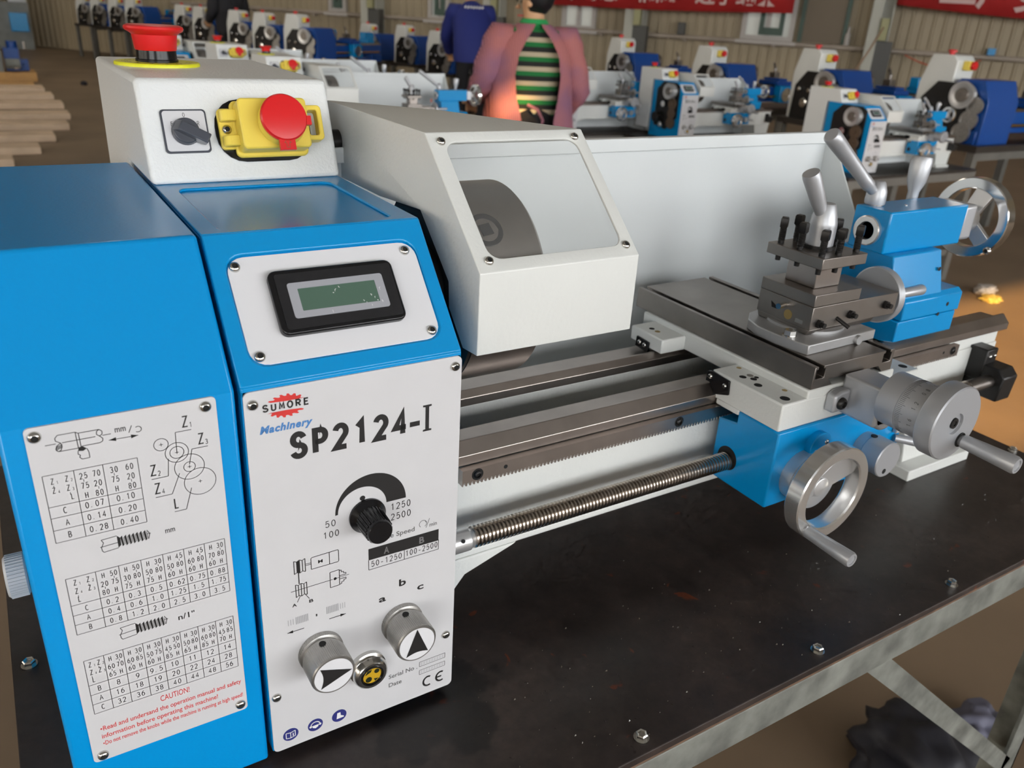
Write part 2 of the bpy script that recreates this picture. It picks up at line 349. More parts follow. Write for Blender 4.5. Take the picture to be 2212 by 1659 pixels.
class Print(MB):
    W = 0.08
    def strip(s, pts, w):
        P = [Vector(p) for p in pts]; A = []; B = []
        for i, p in enumerate(P):
            d0 = (P[i] - P[i - 1]).normalized() if i else (P[1] - P[0]).normalized(); d1 = (P[i + 1] - P[i]).normalized() if i < len(P) - 1 else d0
            n0 = Vector((-d0.y, d0.x)); n1 = Vector((-d1.y, d1.x)); m_ = (n0 + n1).normalized(); k = 1 / max(0.45, m_.dot(n0)); A.append(p + m_ * k * w / 2); B.append(p - m_ * k * w / 2)
        n = len(P); s.add([(p.x, p.y, s.W) for p in A + B], [(i, i + 1, n + i + 1, n + i) for i in range(n - 1)])
    def ST(s, txt, x, y, h, w, al='C', wt=0.11, adv=0.78):
        """line lettering: cap height h, total width w"""
        tot = adv * (len(txt) - 1) + 0.6; k = w / tot; ox = x - {'C': w / 2, 'L': 0, 'R': w}[al]; lw = wt * h
        for i, ch in enumerate(txt):
            for pl in STROKE[ch]:
                s.strip([(ox + (i * adv) * k + lw * 0.5 + px * (0.6 * k - lw) / 0.6, y + lw * 0.5 + py * (h - lw)) for px, py in pl], lw)
        return s
    def T(s, txt, x, y, h, w=None, al='C', bold=0.012, shear=0.0, nar=0.8):
        """text with cap height h, baseline y; al C/L/R about x; w forces the width"""
        if bold < 0.02 and not shear and all(ch in STROKE for ch in txt):
            return s.ST(txt, x, y, h, w or h * (0.66 * len(txt) - 0.12) * min(1.0, nar / 0.72), al)
        vs, fs, x0, x1, y0, y1 = glyphs(txt, bold, shear)
        cap = 0.729
        sy = h / cap; sx_ = (w / (x1 - x0)) if w else sy * nar
        ww = (x1 - x0) * sx_
        ox = x - {'C': ww / 2, 'L': 0, 'R': ww}[al]
        s.add([(ox + (v[0] - x0) * sx_, y + v[1] * sy, s.W) for v in vs], fs); return s
    def L(s, p, q, w=0.28):
        w *= 1.3
        d = Vector((q[0] - p[0], q[1] - p[1])); n = Vector((-d.y, d.x)).normalized() * w / 2
        s.add([(p[0] + n.x, p[1] + n.y, s.W), (p[0] - n.x, p[1] - n.y, s.W), (q[0] - n.x, q[1] - n.y, s.W), (q[0] + n.x, q[1] + n.y, s.W)], [(0, 1, 2, 3)]); return s
    def PL(s, pts, w=0.28, close=False):
        for a, b_ in zip(pts, pts[1:] + (pts[:1] if close else [])): s.L(a, b_, w)
        return s
    def O(s, c, r, w=0.28, ry=None, a0=0, a1=360, n=40):
        ry = ry or r
        s.PL([(c[0] + r * math.cos(math.radians(a0 + (a1 - a0) * i / n)), c[1] + ry * math.sin(math.radians(a0 + (a1 - a0) * i / n))) for i in range(n + 1)], w); return s
    def F(s, pts): s.add([(p[0], p[1], s.W) for p in pts], [tuple(range(len(pts)))]); return s
    def D(s, c, r, n=24): return s.F([(c[0] + r * math.cos(2 * PI * i / n), c[1] + r * math.sin(2 * PI * i / n)) for i in range(n)])
    def arrow(s, p, q, w=0.4, hd=3):
        s.L(p, q, w); d = (Vector(q) - Vector(p)).normalized(); n = Vector((-d.y, d.x)); q = Vector(q)
        s.F([tuple(q), tuple(q - d * hd + n * hd * 0.32), tuple(q - d * hd - n * hd * 0.32)]); return s
_screw = {}
def screw(M, u, v, r, parent, w0=0, kind='button', name='screw'):
    """button-head socket screw on a frame (shared mesh)"""
    key = (round(r, 2), kind)
    if key not in _screw:
        mb = MB(); mb.rev([(0, r), (r * 0.25, r * 0.98), (r * 0.55, r * 0.82), (r * 0.68, r * 0.52), (r * 0.30, r * 0.44), (r * 0.30, 0.01)], (0, 0, 0), 'z', 20)
        me = mb.mesh('screw'); me.materials.append(MATS['screw_steel'] if kind == 'button' else MATS['black_iron']); me.materials.append(MATS['hole'])
        for f_ in me.polygons:
            if all(math.hypot(me.vertices[i].co.x, me.vertices[i].co.y) < r * 0.00047 for i in f_.vertices): f_.material_index = 1
        me.shade_smooth(); me.set_sharp_from_angle(angle=0.7)
        _screw[key] = me
    o = bpy.data.objects.new(name, _screw[key]); COL.objects.link(o); o.parent = parent
    Mm = M @ Matrix.Translation((u, v, w0)); Mm.translation *= 0.001; Mm.translation -= world_loc(parent)
    o.matrix_local = Mm; return o
def disc(mb, c, ax, r, h, n=20): return mb.cyl(c, ax, r, h, n)

# ------------------------------------------------------------------ the hall
def PX(u, v, D):
    """world point (m) seen at a photograph pixel at depth D along the view"""
    return CAM + (RT * ((u - 1106) / FPX) + UP * (-(v - 829.5) / FPX) + FW) * D
def PXZ(u, v, z):
    d = RT * ((u - 1106) / FPX) + UP * (-(v - 829.5) / FPX) + FW
    return CAM + d * ((z - CAM.z) / d.z)
def MMv(p): return tuple(c * 1000 for c in p)

fl = MB().box(-16000, 16000, -9000, 24000, FLOOR * 1000 - 100, FLOOR * 1000).build('floor', 'floor', smooth=0)
struct(fl, 'brown worn concrete workshop floor')
# back wall: vertical, runs through two points read from the photograph
WA = PX(650, 23, 15.5); WB = PX(1955, 110, 12.2); WA.z = WB.z = 0
wd = (WB - WA).normalized(); wn = Vector((wd.y, -wd.x, 0))            # wn points into the hall
if wn.dot(CAM - WA) < 0: wn = -wn
def WP(s, off=0.0, z=0.0): return WA + wd * s + wn * off + Vector((0, 0, z))
WROT = math.atan2(wd.y, wd.x)
WM = frame(MMv(WA), wd, (0, 0, 1))                                    # u along wall, v up, w = into hall or out
WSGN = 1 if (WM.to_3x3() @ Vector((0, 0, 1))).dot(wn) > 0 else -1
WTOP = 7.0
wb = MB(WM).box(-16000, 16000, FLOOR * 1000, WTOP * 1000, -200 * WSGN, -45 * WSGN).build('wall_back', 'wall_backing', smooth=0)
struct(wb, 'beige corrugated steel sheet wall')
# corrugated sheets, one object each (0.9 m wide, trapezoid ribs)
prof = []
for i in range(6):
    x = i * 150.0
    prof += [(x, 0), (x + 96, 0), (x + 110, 26), (x + 136, 26)]
prof.append((900, 0))
mb = MB(); z0, z1 = FLOOR * 1000 + 5, WTOP * 1000
mb.add([(x, z0, y) for x, y in prof] + [(x, z1, y) for x, y in prof], [(i, i + 1, len(prof) + i + 1, len(prof) + i) for i in range(len(prof) - 1)])
sheet_me = mb.mesh('wall_panel'); sheet_me.materials.append(MATS['wall_sheet'])
for k in range(-9, 14):
    o = bpy.data.objects.new('wall_panel', sheet_me); COL.objects.link(o); o.parent = wb
    Mm = WM @ Matrix.Translation((k * 900.0, 0, -44 * WSGN + (0.6 * (k % 2)) * WSGN))
    if WSGN < 0: Mm = Mm @ Matrix.Scale(-1, 4, (0, 0, 1))
    Mm.translation *= 0.001; o.matrix_local = Mm
# the other walls, the roof, added fill strips under it and the window wall behind the photographer
wl = MB().box(-16000, -15800, -9000, 24000, FLOOR * 1000, WTOP * 1000).build('wall_left', 'wall_sheet', smooth=0); struct(wl)
wr = MB().box(15800, 16000, -9000, 24000, FLOOR * 1000, WTOP * 1000).build('wall_right', 'wall_sheet', smooth=0); struct(wr)
wk = MB().box(-16000, 16000, 23800, 24000, FLOOR * 1000, WTOP * 1000).build('wall_end', 'wall_sheet', smooth=0); struct(wk)
rf = MB().box(-16000, 16000, -9000, 24000, WTOP * 1000, WTOP * 1000 + 120).build('ceiling', 'roof', smooth=0); struct(rf)
for k, (x, y) in enumerate(((-3, 13), (2, 13), (7, 13), (12, 13))):
    o = MB().box(x * 1000 - 500, x * 1000 + 500, y * 1000 - 4000, y * 1000 + 4000, WTOP * 1000 - 30, WTOP * 1000 - 5).build('roof_fill_strip', 'roof_fill_strip', rf, smooth=0)  # unseen glowing strips, added to brighten the far end of the hall
# front wall with frosted windows and two open panes that let the sun in
FY = -8.0
def sun_hole(T):
    t = (T[1] - FY) / (-SUN_TO.y); p = Vector(T) + SUN_TO * t; return p.x * 1000, p.z * 1000
holes = []
for T, hw, hh in (((3.9, 1.45, FLOOR), 1000, 380), (tuple(PX(1088, 170, 4.15)), 190, 190)):
    hx, hz = sun_hole(T); holes.append(rrect(hx - hw, hx + hw, hz - hh, hz + hh, 20, 2))
FM = frame((0, FY * 1000, 0), (1, 0, 0), (0, 0, 1))
wf = MB(FM).holed([(-16000, FLOOR * 1000), (16000, FLOOR * 1000), (16000, WTOP * 1000), (-16000, WTOP * 1000)], holes, 0, 200).build('wall_front', 'wall_sheet', smooth=0); struct(wf)
for k, (x0, x1, z0, z1) in enumerate(((-9800, -6900, 400, 3200), (-6500, -3700, 400, 3200), (-1100, 1700, 400, 3200), (2100, 4900, 400, 3200), (5300, 8100, 400, 3200), (8500, 11300, 400, 3200))):  # last two are unseen fill windows, added to soften splash guard shading
    o = struct(MB().box(x0, x1, FY * 1000 + 20, FY * 1000 + 60, z0, z1).build('window_%d' % (k + 1), 'frosted_window', smooth=0), 'unseen frosted daylight window lighting the hall')
    fr_ = MB(frame((0, FY * 1000 + 20, 0), (1, 0, 0), (0, 0, 1)))
    fr_.holed([(x0 - 80, z0 - 80), (x1 + 80, z0 - 80), (x1 + 80, z1 + 80), (x0 - 80, z1 + 80)], [[(x0, z0), (x1, z0), (x1, z1), (x0, z1)]], -90, 0).build('window_frame', 'frame_white', o, smooth=0)

for k, (y0, y1) in enumerate(((-6500, -1500), (0, 5000), (6500, 11500))):
    o = struct(MB().box(-15780, -15740, y0, y1, 800, 4600).build('window_%d' % (k + 11), 'frosted_window_dim', smooth=0), 'frosted daylight window of the left wall')
    MB(frame((-15780, 0, 0), (0, 1, 0), (0, 0, 1))).holed([(y0 - 80, 720), (y1 + 80, 720), (y1 + 80, 4680), (y0 - 80, 4680)], [[(y0, 800), (y1, 800), (y1, 4600), (y0, 4600)]], 0, 90).build('window_frame', 'frame_white', o, smooth=0)

# ------------------------------------------------------------------ the bench
TZ = -8.0
bench = thing('work_bench', 'black film-faced plywood work bench with grey steel frame under the lathe', 'workbench', (0.38, 0.2, FLOOR))
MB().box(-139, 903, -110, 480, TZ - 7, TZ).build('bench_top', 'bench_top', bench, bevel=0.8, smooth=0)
MB().box(-138, 902, -109.5, 479, TZ - 12, TZ - 7).build('plywood_edge', 'ply_edge', bench, smooth=0)
for nm, a in (('front_rail', (-139, 903, -110, -106)), ('rear_rail', (-139, 903, 476, 480))):
    MB().box(*a, TZ - 42, TZ - 9).build(nm, 'galv', bench, bevel=1, smooth=0)
MB().box(-139, 903, -106, -75, TZ - 15, TZ - 12).build('rail_flange', 'galv', bench, smooth=0)
for x in (-139, 899): MB().box(x, x + 4, -106, 476, TZ - 42, TZ - 9).build('side_rail', 'galv', bench, bevel=1, smooth=0)
for lx, ly in ((-132, -104), (862, -104), (-132, 440), (862, 440)):
    g = MB(); g.box(lx, lx + 36, ly, ly + 4, FLOOR * 1000, TZ - 12); g.box(lx + 32 if lx > 0 else lx, lx + 36 if lx > 0 else lx + 4, ly, ly + 36, FLOOR * 1000, TZ - 12)
    g.build('leg', 'galv', bench, smooth=0)
g = MB(); d = Vector((862 - 470, 0, -330)).normalized(); n_ = Vector((-d.z, 0, d.x))
a_ = Vector((478, -100, -48)); b_ = Vector((872, -100, -395))
for w0, w1, y0, y1 in ((-11, 11, -104, -100), (8, 11, -100, -74)):
    g.add([tuple(p + n_ * ww + Vector((0, yy + 100, 0))) for p in (a_, b_) for ww in (w0, w1) for yy in (y0, y1)],
          [(0, 1, 3, 2), (4, 6, 7, 5), (0, 4, 5, 1), (2, 3, 7, 6), (0, 2, 6, 4), (1, 5, 7, 3)])
g.build('corner_brace', 'galv', bench, smooth=0)
# hex bolts standing a little proud of the top
hexme = MB().rev([(0, 5.5), (1.2, 5.5)], (0, 0, 0), 'z', 20).rev([(1.2, 4.3), (4.2, 4.3), (5.0, 3.6), (4.4, 2.6), (3.4, 2.4), (3.4, 0)], (0, 0, 0), 'z', 6).mesh('bolt'); hexme.materials.append(MATS['screw_steel'])
for x, y in ((221, -98.5), (400, -99), (579, -99.5), (-128, 164), (760, -99), (-70, -99), (893, 20)):
    o = bpy.data.objects.new('bolt', hexme); COL.objects.link(o); o.parent = bench; o.location = Vector((x, y, TZ)) * 0.001 - bench.location; o.rotation_euler = (0, 0, random.random())
# swarf and grit
g = MB()
for i in range(420):
    if random.random() < 0.6: x, y = random.gauss(330, 110), random.gauss(-50, 45)
    else: x, y = random.uniform(130, 880), random.uniform(-105, 40)
    if not (-105 < y < 110 and 128 < x < 890): continue
    s_ = random.choice((0.6, 0.8, 1.0, 1.4)); a = random.random() * PI; h = s_ * 0.6
    c, sn = math.cos(a) * s_, math.sin(a) * s_
    g.add([(x - c, y - sn, TZ + 0.05), (x + c, y + sn, TZ + 0.05), (x + sn * 0.6, y - c * 0.6, TZ + 0.05), (x, y, TZ + h)], [(0, 1, 2), (0, 1, 3), (1, 2, 3), (0, 2, 3)])
tag(g.build('metal_chips', 'screw_steel', smooth=0), 'tiny bright metal chips scattered over the black bench top', 'chips', kind='stuff')

# ------------------------------------------------------------------ the lathe
lathe = thing('bench_lathe', 'large blue and white bench lathe with data plates in the foreground', 'lathe', (0.3, 0.1, TZ * 0.001))
FV = frame((0, -1, 0), (1, 0, 0), (0, 0, 1))                     # control panel face
FC = frame((0, 0.6, 0), (1, 0, 0), (0, 0, 1))                    # gear cover plate face
FS = frame((0, 0, 256), (1, 0, 0), (0, 59.4, 64.7))              # slanted display face
FE = frame((0, 191.9, 320.7), (1, 0, 0), (0, 25.8, 64.0))        # control box face
FG = frame((0, 11.6, 297), (1, 0, 0), (0, 76.0, 69.0))           # guard window face
# --- gear cover
MB().prism([(1.6, -5), (1.6, 254.2), (56.3, 321.6), (277.6, 321.6), (277.6, -5)], 'x', -108, -3.5).build('gear_cover', 'blue', lathe, bevel=2.0, seg=3)
kn = MB().rev([(0, 4), (7, 4), (7, 13), (8, 14), (18, 14), (19.5, 12.5)], (-108, 140, 86), '-x', 36).build('cover_knob', 'white_plastic', lathe)
g = MB()
for i in range(40):
    a = 2 * PI * i / 40; g.rod((-116, 140 + 14 * math.cos(a), 86 + 14 * math.sin(a)), (-126, 140 + 14 * math.cos(a), 86 + 14 * math.sin(a)), 0.5, 4)
g.build('knurling', 'white_plastic', kn)
# --- data plate with printing
dp = MB(FC)
plate(dp, -97.5, -13.3, 44.6, 254.2, 2.5, -1.0, 0.0); dp = dp.build('data_plate', 'plate', lathe, smooth=0)
for u, v in ((-93.5, 249.5), (-18.6, 249.6), (-92.6, 48.8), (-17.4, 49.8)): screw(FC, u, v, 3.0, dp)
p = Print(FC)
def table(p, xs, zs, w=0.24):
    for x in xs: p.L((x, zs[0]), (x, zs[-1]), w)
    for z in zs: p.L((xs[0], z), (xs[-1], z), w)
p.PL([(-84.4, 248.4), (-77, 248.4)]); p.PL([(-77, 248.4), (-76, 247.6), (-67, 247.6)]); p.PL([(-77, 248.4), (-76.8, 239.9)]); p.PL([(-75.8, 247.6), (-75.6, 240.6)])
p.PL([(-85.2, 240), (-76.8, 239.9), (-74.9, 240.6), (-67.6, 240.6)]); p.PL([(-84.4, 248.4), (-85.6, 247), (-85.5, 245.6), (-83.6, 244.2), (-83.2, 242.2), (-84, 240.4), (-85.2, 240), (-86, 241.3), (-85.4, 243), (-83.6, 244.2)])
p.PL([(-67, 247.6), (-65.9, 246.4), (-66.1, 244.8), (-67.3, 244.2), (-68.4, 245.2), (-68.2, 246.8), (-67, 247.6)]); p.PL([(-67.3, 244.2), (-66, 242.6), (-66.3, 241.2), (-67.6, 240.6)])
p.PL([(-90, 244.2), (-85.6, 244.2)]); p.PL([(-83, 244.2), (-69, 244.2)]); p.L((-66, 244.2), (-62.3, 244.2))
for i in range(5): p.L((-86 + i * 0.5, 240.6 + i * 0.2), (-85 + i * 0.5, 243 + i * 0.1), 0.2)
p.F([(-76.8, 239.7), (-74.9, 240.4), (-73.4, 239), (-75, 238), (-77.2, 238.4)])
p.PL([(-77.2, 238.4), (-77.4, 236.8), (-76.5, 236), (-77, 235), (-76, 233.8), (-72.8, 233.9), (-72.8, 237), (-73.4, 239)])
p.T('mm', -60.5, 244.4, 3.4, 4.8, 'L'); p.L((-54.6, 243), (-53, 246.6)); p.O((-50.4, 244), 1.5, 0.28, a0=-130, a1=130)
p.arrow((-56, 240.85), (-63.7, 240.95), 0.25, 3.2); p.arrow((-58, 240.85), (-50.7, 240.75), 0.25, 3.2)
for c, r in (((-41.2, 233.2), 3.35), ((-34.4, 227.2), 5.5), ((-34.4, 227.2), 3.3), ((-29.3, 217.7), 7.2), ((-29.3, 217.7), 2.8), ((-25, 208), 7.8)):
    p.O(c, r, 0.26)
    p.L((c[0] - 0.9, c[1]), (c[0] + 0.9, c[1]), 0.22); p.L((c[0], c[1] - 0.9), (c[0], c[1] + 0.9), 0.22)
p.PL([(-34.4, 227), (-34, 238.4), (-26.4, 238.4)]); p.PL([(-29.2, 219), (-27.2, 227.4), (-19.4, 227.4)])
p.PL([(-38.7, 224.6), (-39.8, 214.9), (-47.7, 214.9)]); p.PL([(-34.4, 215.1), (-39.1, 204.1), (-47, 204.1)]); p.PL([(-29.6, 205.2), (-33.3, 193.3), (-39.1, 193.3)])
for t, s2, x, z in (('Z', '1', -30.6, 240.2), ('Z', '3', -24, 229.1), ('Z', '2', -48, 216.6), ('Z', '4', -47.2, 205.9)):
    p.T(t, x, z, 6.4, 3.2, 'L'); p.T(s2, x + 3.5, z - 0.5, 3.0, 1.4, 'L')
p.T('L', -39.2, 194.9, 6.4, 2.8, 'L')
def zcell(p, x0, x1, zt, h, rows):
    for r_, row in enumerate(rows):
        for fx, t, s2 in row:
            x = x0 + (x1 - x0) * fx; z = zt - h * (r_ + 0.8)
            p.T(t, x, z, h * 0.66, None, 'L', nar=0.62)
            if s2: p.T(s2, x + h * 0.48, z - 0.2, h * 0.34, None, 'L', nar=0.6)
def ncell(p, x0, x1, zt, h, rows, ticks):
    for r_, (a, b_) in enumerate(rows):
        z = zt - h * (r_ + 0.86)
        p.T(a, x0 + (x1 - x0) * 0.29, z, h * 0.64, None, nar=0.62); p.T(b_, x0 + (x1 - x0) * 0.74, z, h * 0.64, None, nar=0.62)
    for fx, r_ in ticks:
        x = x0 + (x1 - x0) * fx; z = zt - h * (r_ + 0.86); p.L((x, z - 0.15), (x, z - h * 0.30), 0.2)
X1 = [-93.7, -80.6, -68.1, -52.7]; Z1 = [228.7, 211.5, 205.2, 198.3, 191.3]; table(p, X1, Z1)
zcell(p, X1[0], X1[1], Z1[0] - 1.2, 5.0, [[(0.22, 'Z', '1'), (0.68, 'Z', '2')], [(0.22, 'Z', '4'), (0.68, 'Z', '3')], [(0.76, 'L', None)]])
p.L((-89.8, 222.8), (-89.8, 221.4), 0.2); p.L((-83.6, 217.6), (-83.6, 216.2), 0.2)
ncell(p, X1[1], X1[2], Z1[0] - 0.9, 5.4, [('25', '70'), ('75', '20'), ('H', '80')], [(0.28, 0), (0.74, 1)])
ncell(p, X1[2], X1[3], Z1[0] - 0.9, 5.4, [('30', '60'), ('75', '20'), ('H', '80')], [(0.28, 0), (0.74, 1)])
for r_, row in enumerate((('C', '0.07', '0.10'), ('A', '0.14', '0.20'), ('B', '0.28', '0.40'))):
    for c_, t in enumerate(row): p.T(t, (X1[c_] + X1[c_ + 1]) / 2, Z1[r_ + 2] + 1.5, 3.6, None, nar=0.66)
def thread_icon(p, x, z, s=1.0):
    p.PL([(x, z + 4.6 * s), (x + 7.5 * s, z + 5 * s)]); p.PL([(x + 0.4 * s, z - 3.2 * s), (x + 7.5 * s, z - 2.6 * s)]); p.PL([(x, z + 4.6 * s), (x + 0.9 * s, z + 2.6 * s), (x - 0.4 * s, z), (x - 0.3 * s, z - 2 * s), (x + 0.4 * s, z - 3.2 * s)])
    p.L((x - 1 * s, z + 0.3 * s), (x + 8 * s, z + 0.8 * s))
    p.F([(x + 7.5 * s, z + 5 * s), (x + 9 * s, z + 3.4 * s), (x + 9 * s, z - 1.2 * s), (x + 7.5 * s, z - 2.6 * s)])
    for i in range(7):
        a = x + (9 + i * 1.9) * s
        p.F([(a, z + 3.4 * s), (a + 1.0 * s, z + 4.4 * s), (a + 1.5 * s, z - 1.6 * s), (a + 0.6 * s, z - 2.3 * s)]); p.L((a + 1.6 * s, z + 3.2 * s), (a + 1.9 * s, z - 1.4 * s), 0.2)
    p.PL([(x + 22.2 * s, z + 4 * s), (x + 23.4 * s, z + 1.6 * s), (x + 22.6 * s, z - 1.6 * s)]); p.L((x + 22 * s, z + 1.6 * s), (x + 24 * s, z + 1.7 * s))
thread_icon(p, -74.5, 182.6, 0.95); p.T('mm', -44.9, 181.8, 3.4, 4.8, 'L')
X2 = [-93.0, -79.6, -68.9, -58.4, -47.8, -37.4, -26.9, -16.3]; Z2 = [169.4, 152.7, 146.4, 140.4, 134.2]; table(p, X2, Z2)
zcell(p, X2[0], X2[1], Z2[0] - 0.8, 5.2, [[(0.22, 'Z', '1'), (0.66, 'Z', '2')], [(0.22, 'Z', '4'), (0.66, 'Z', '3')], [(0.26, 'L', None)]])
p.L((-83.4, 163.6), (-83.4, 162.2), 0.2); p.L((-88.9, 158.2), (-88.9, 156.8), 0.2)
for c_, (a, b_, c) in enumerate(((('H', '50'), ('20', '75'), ('80', 'H')), (('H', '50'), ('30', '80'), ('75', 'H')), (('H', '30'), ('50', '80'), ('75', 'H')), (('H', '45'), ('50', '80'), ('60', 'H')), (('H', '45'), ('60', '80'), ('60', 'H')), (('H', '30'), ('70', '80'), ('60', 'H')))):
    ncell(p, X2[c_ + 1], X2[c_ + 2], Z2[0] - 0.5, 5.2, (a, b_, c), [(0.74, 0), (0.29, 1)])
for r_, row in enumerate((('C', '0.2', '0.3', '0.5', '0.62', '0.75', '0.88'), ('A', '0.4', '0.6', '1.0', '1.25', '1.5', '1.75'), ('B', '0.8', '1.2', '2.0', '2.5', '3.0', '3.5'))):
    for c_, t in enumerate(row): p.T(t, (X2[c_] + X2[c_ + 1]) / 2, Z2[r_ + 2] + 1.3, 3.4, None, nar=0.66)
thread_icon(p, -73.2, 126.2, 0.98); p.T('n/1"', -44.6, 124.6, 3.8, 8.6, 'L')
X3 = [-92.6, -83.2, -73.8, -64.0, -54.6, -44.9, -35.4, -25.9, -16.2]; Z3 = [116.4, 99.3, 92.5, 85.8, 79.2]; table(p, X3, Z3)
zcell(p, X3[0], X3[1], Z3[0] - 1.0, 5.2, [[(0.18, 'Z', '1'), (0.62, 'Z', '2')], [(0.18, 'Z', '4'), (0.62, 'Z', '3')], [(0.22, 'L', None)]])
p.L((-86.2, 110.6), (-86.2, 109.2), 0.2); p.L((-90.2, 105.2), (-90.2, 103.8), 0.2)
for c_, (a, b_, c) in enumerate(((('H', '30'), ('60', '70'), ('65', 'H')), (('H', '30'), ('60', '85'), ('60', 'H')), (('H', '30'), ('50', '75'), ('60', 'H')), (('H', '30'), ('45', '50'), ('85', 'H')), (('H', '30'), ('50', '80'), ('65', 'H')), (('H', '30'), ('60', '80'), ('85', 'H')), (('H', '30'), ('45', '85'), ('70', 'H')))):
    ncell(p, X3[c_ + 1], X3[c_ + 2], Z3[0] - 0.7, 5.2, (a, b_, c), [(0.74, 0), (0.29, 1)])
for r_, row in enumerate((('B', '8', '9', '9.5', '10', '11', '12', '14'), ('A', '16', '18', '19', '20', '22', '24', '28'), ('C', '32', '36', '38', '40', '44', '48', '56'))):
    for c_, t in enumerate(row): p.T(t, (X3[c_] + X3[c_ + 1]) / 2, Z3[r_ + 2] + 1.6, 3.6, None, nar=0.7)
p.build('plate_print', 'ink', dp, smooth=0)
p = Print(FC)
p.T('CAUTION!', -59.7, 72.4, 4.2, 15.6, 'L', bold=0.005)
p.T('•Read and undersand the operation manual and safety', -91.4, 65.9, 3.3, 75.8, 'L'); p.T('information before operating this machine!', -91.4, 60.4, 3.3, 62.0, 'L'); p.T('•Do not remove the knobs while the machine is running at high speed!', -91.4, 55.3, 3.1, 76, 'L')
p.build('warning_print', 'ink_red', dp, smooth=0)
# --- headstock
h = MB().prism([(0, 1.2), (0, 254.4), (1.4, 256.0), (60.8, 319.0), (272, 319.0), (272, -8), (30, -8), (24, 1.2)], 'x', -1, 126)
h.M = FS; h.holed([(-1, 0), (126, 0), (126, 87.8), (-1, 87.8)], [rrect(7.2, 117.8, 10.0, 74.2, 10)], -2.4, 0)
h.M = frame((0, 0, 320.7), (1, 0, 0), (0, 1, 0)); h.holed([(-1, 59.4), (126, 59.4), (126, 272), (-1, 272)], [rrect(10.5, 112, 66, 178, 7)], -2.0, 0)
h.M = I4; h.box(-1, 126, 0, 2, 250, 256)
head = h.build('headstock', 'blue_cast', lathe, bevel=0.9, seg=2, smooth=30)
dpl = MB(FS); plate(dpl, 7.8, 117.2, 10.6, 73.2, 9.5, -2.2, -1.0); dpl = dpl.build('display_plate', 'display_plate', lathe, bevel=0.3, smooth=0)
for u, v in ((12.1, 67.6), (110.6, 67.5), (12.8, 15.6), (111.8, 15.5)): screw(FS, u, v, 3.0, dpl, -1.0)
bz = MB(FS); plate(bz, 26.4, 98.0, 23.6, 61.2, 4.5, -1.0, 3.6); bz = bz.build('display_unit', 'black_plastic', lathe, bevel=0.9)
g = MB(FS); plate(g, 29.6, 96.4, 26.4, 58.7, 1.5, 3.6, 3.9); g.build('bezel_face', 'black_satin', bz, smooth=0)
g = MB(FS); g.holed(rrect(35.1, 89.7, 32.0, 52.7, 1.6), [rrect(40.2, 84.5, 35.9, 49.0, 0.4, 2)], 3.9, 4.3); g.build('screen_surround', 'silver_paint', bz, smooth=0)
g = MB(FS); g.box(40, 84.7, 35.7, 49.2, 3.6, 4.02); g.build('screen', 'lcd', bz, smooth=0)
g = Print(FS); g.W = 4.05
random.seed(3)
for (x, y) in ((59, 44.5), (60.5, 46), (63, 48), (75, 38), (76.5, 36.5), (80, 41), (82, 39), (83, 37), (85.5, 36.5), (56, 34.2), (79, 34.5), (86, 44)):
    g.W = 4.36 if (x > 84.5 or y < 35.8) else 4.06
    for k in range(3):
        a = random.uniform(-0.4, 1.6); l = random.uniform(0.5, 1.7); g.L((x, y), (x + l * math.cos(a) * 0.6, y - l * math.sin(a)), 0.16)
g.build('film_scratches', 'ink_white', bz, smooth=0)
# --- control panel
cp_ = MB(FV); plate(cp_, -0.4, 125.8, 0.8, 253.6, 3.5, -1.0, 0.0); cp = cp_.build('control_panel', 'plate', lathe, smooth=0)
for u, v in ((4.1, 246.3), (121.3, 247.4), (3.8, 46.2), (120.0, 47.8)): screw(FV, u, v, 3.0, cp)
p = Print(FV)
p.ST('SUMORE', 8.7, 240.7, 4.5, 25.2, 'L', 0.2, 0.76)
p.ST('SP2124', 21.4, 209.0, 17.0, 70.4, 'L', 0.2, 0.685); p.F([(92.6, 213.6), (99.0, 213.6), (99.0, 216.8), (92.6, 216.8)])
p.F([(101.0, 208.8), (106.6, 208.8), (106.6, 209.9), (105, 210.2), (105, 224.6), (106.6, 224.9), (106.6, 226), (101, 226), (101, 224.9), (102.6, 224.6), (102.6, 210.2), (101, 209.9)])
# speed wedge arc
c0 = (67.9, 166.3); ci = (62.4, 166.5)
out = [(c0[0] - 22.3 * math.cos(PI * i / 40), c0[1] + 22.3 * math.sin(PI * i / 40)) for i in range(41)]
inn = [(ci[0] - 15.1 * math.cos(PI * i / 40), ci[1] + 14.6 * math.sin(PI * i / 40)) for i in range(41)]
for i in range(40): p.F([out[i], out[i + 1], inn[i + 1], inn[i]])
p.D((62.5, 173.6), 1.7)
p.T('50', 39.2, 159.6, 4.6, 6.6, 'L'); p.T('100', 37.8, 152.2, 4.6, 9.8, 'L'); p.T('1250', 80.2, 159.6, 4.8, 13.2, 'L'); p.T('2500', 80.2, 152.4, 4.8, 13.4, 'L')
p.F([(65.5, 128.0), (113, 127.6), (113, 136.3), (65.5, 136.3)])
p.PL([(65.5, 128), (65.5, 120.8), (113.1, 120.8), (113.1, 128)], 0.3); p.L((89.2, 128), (89.2, 120.8), 0.3)
p.T('50-1250', 77.3, 122.4, 4.4, 20.5); p.T('100-2500', 101.2, 122.6, 4.4, 22.4)
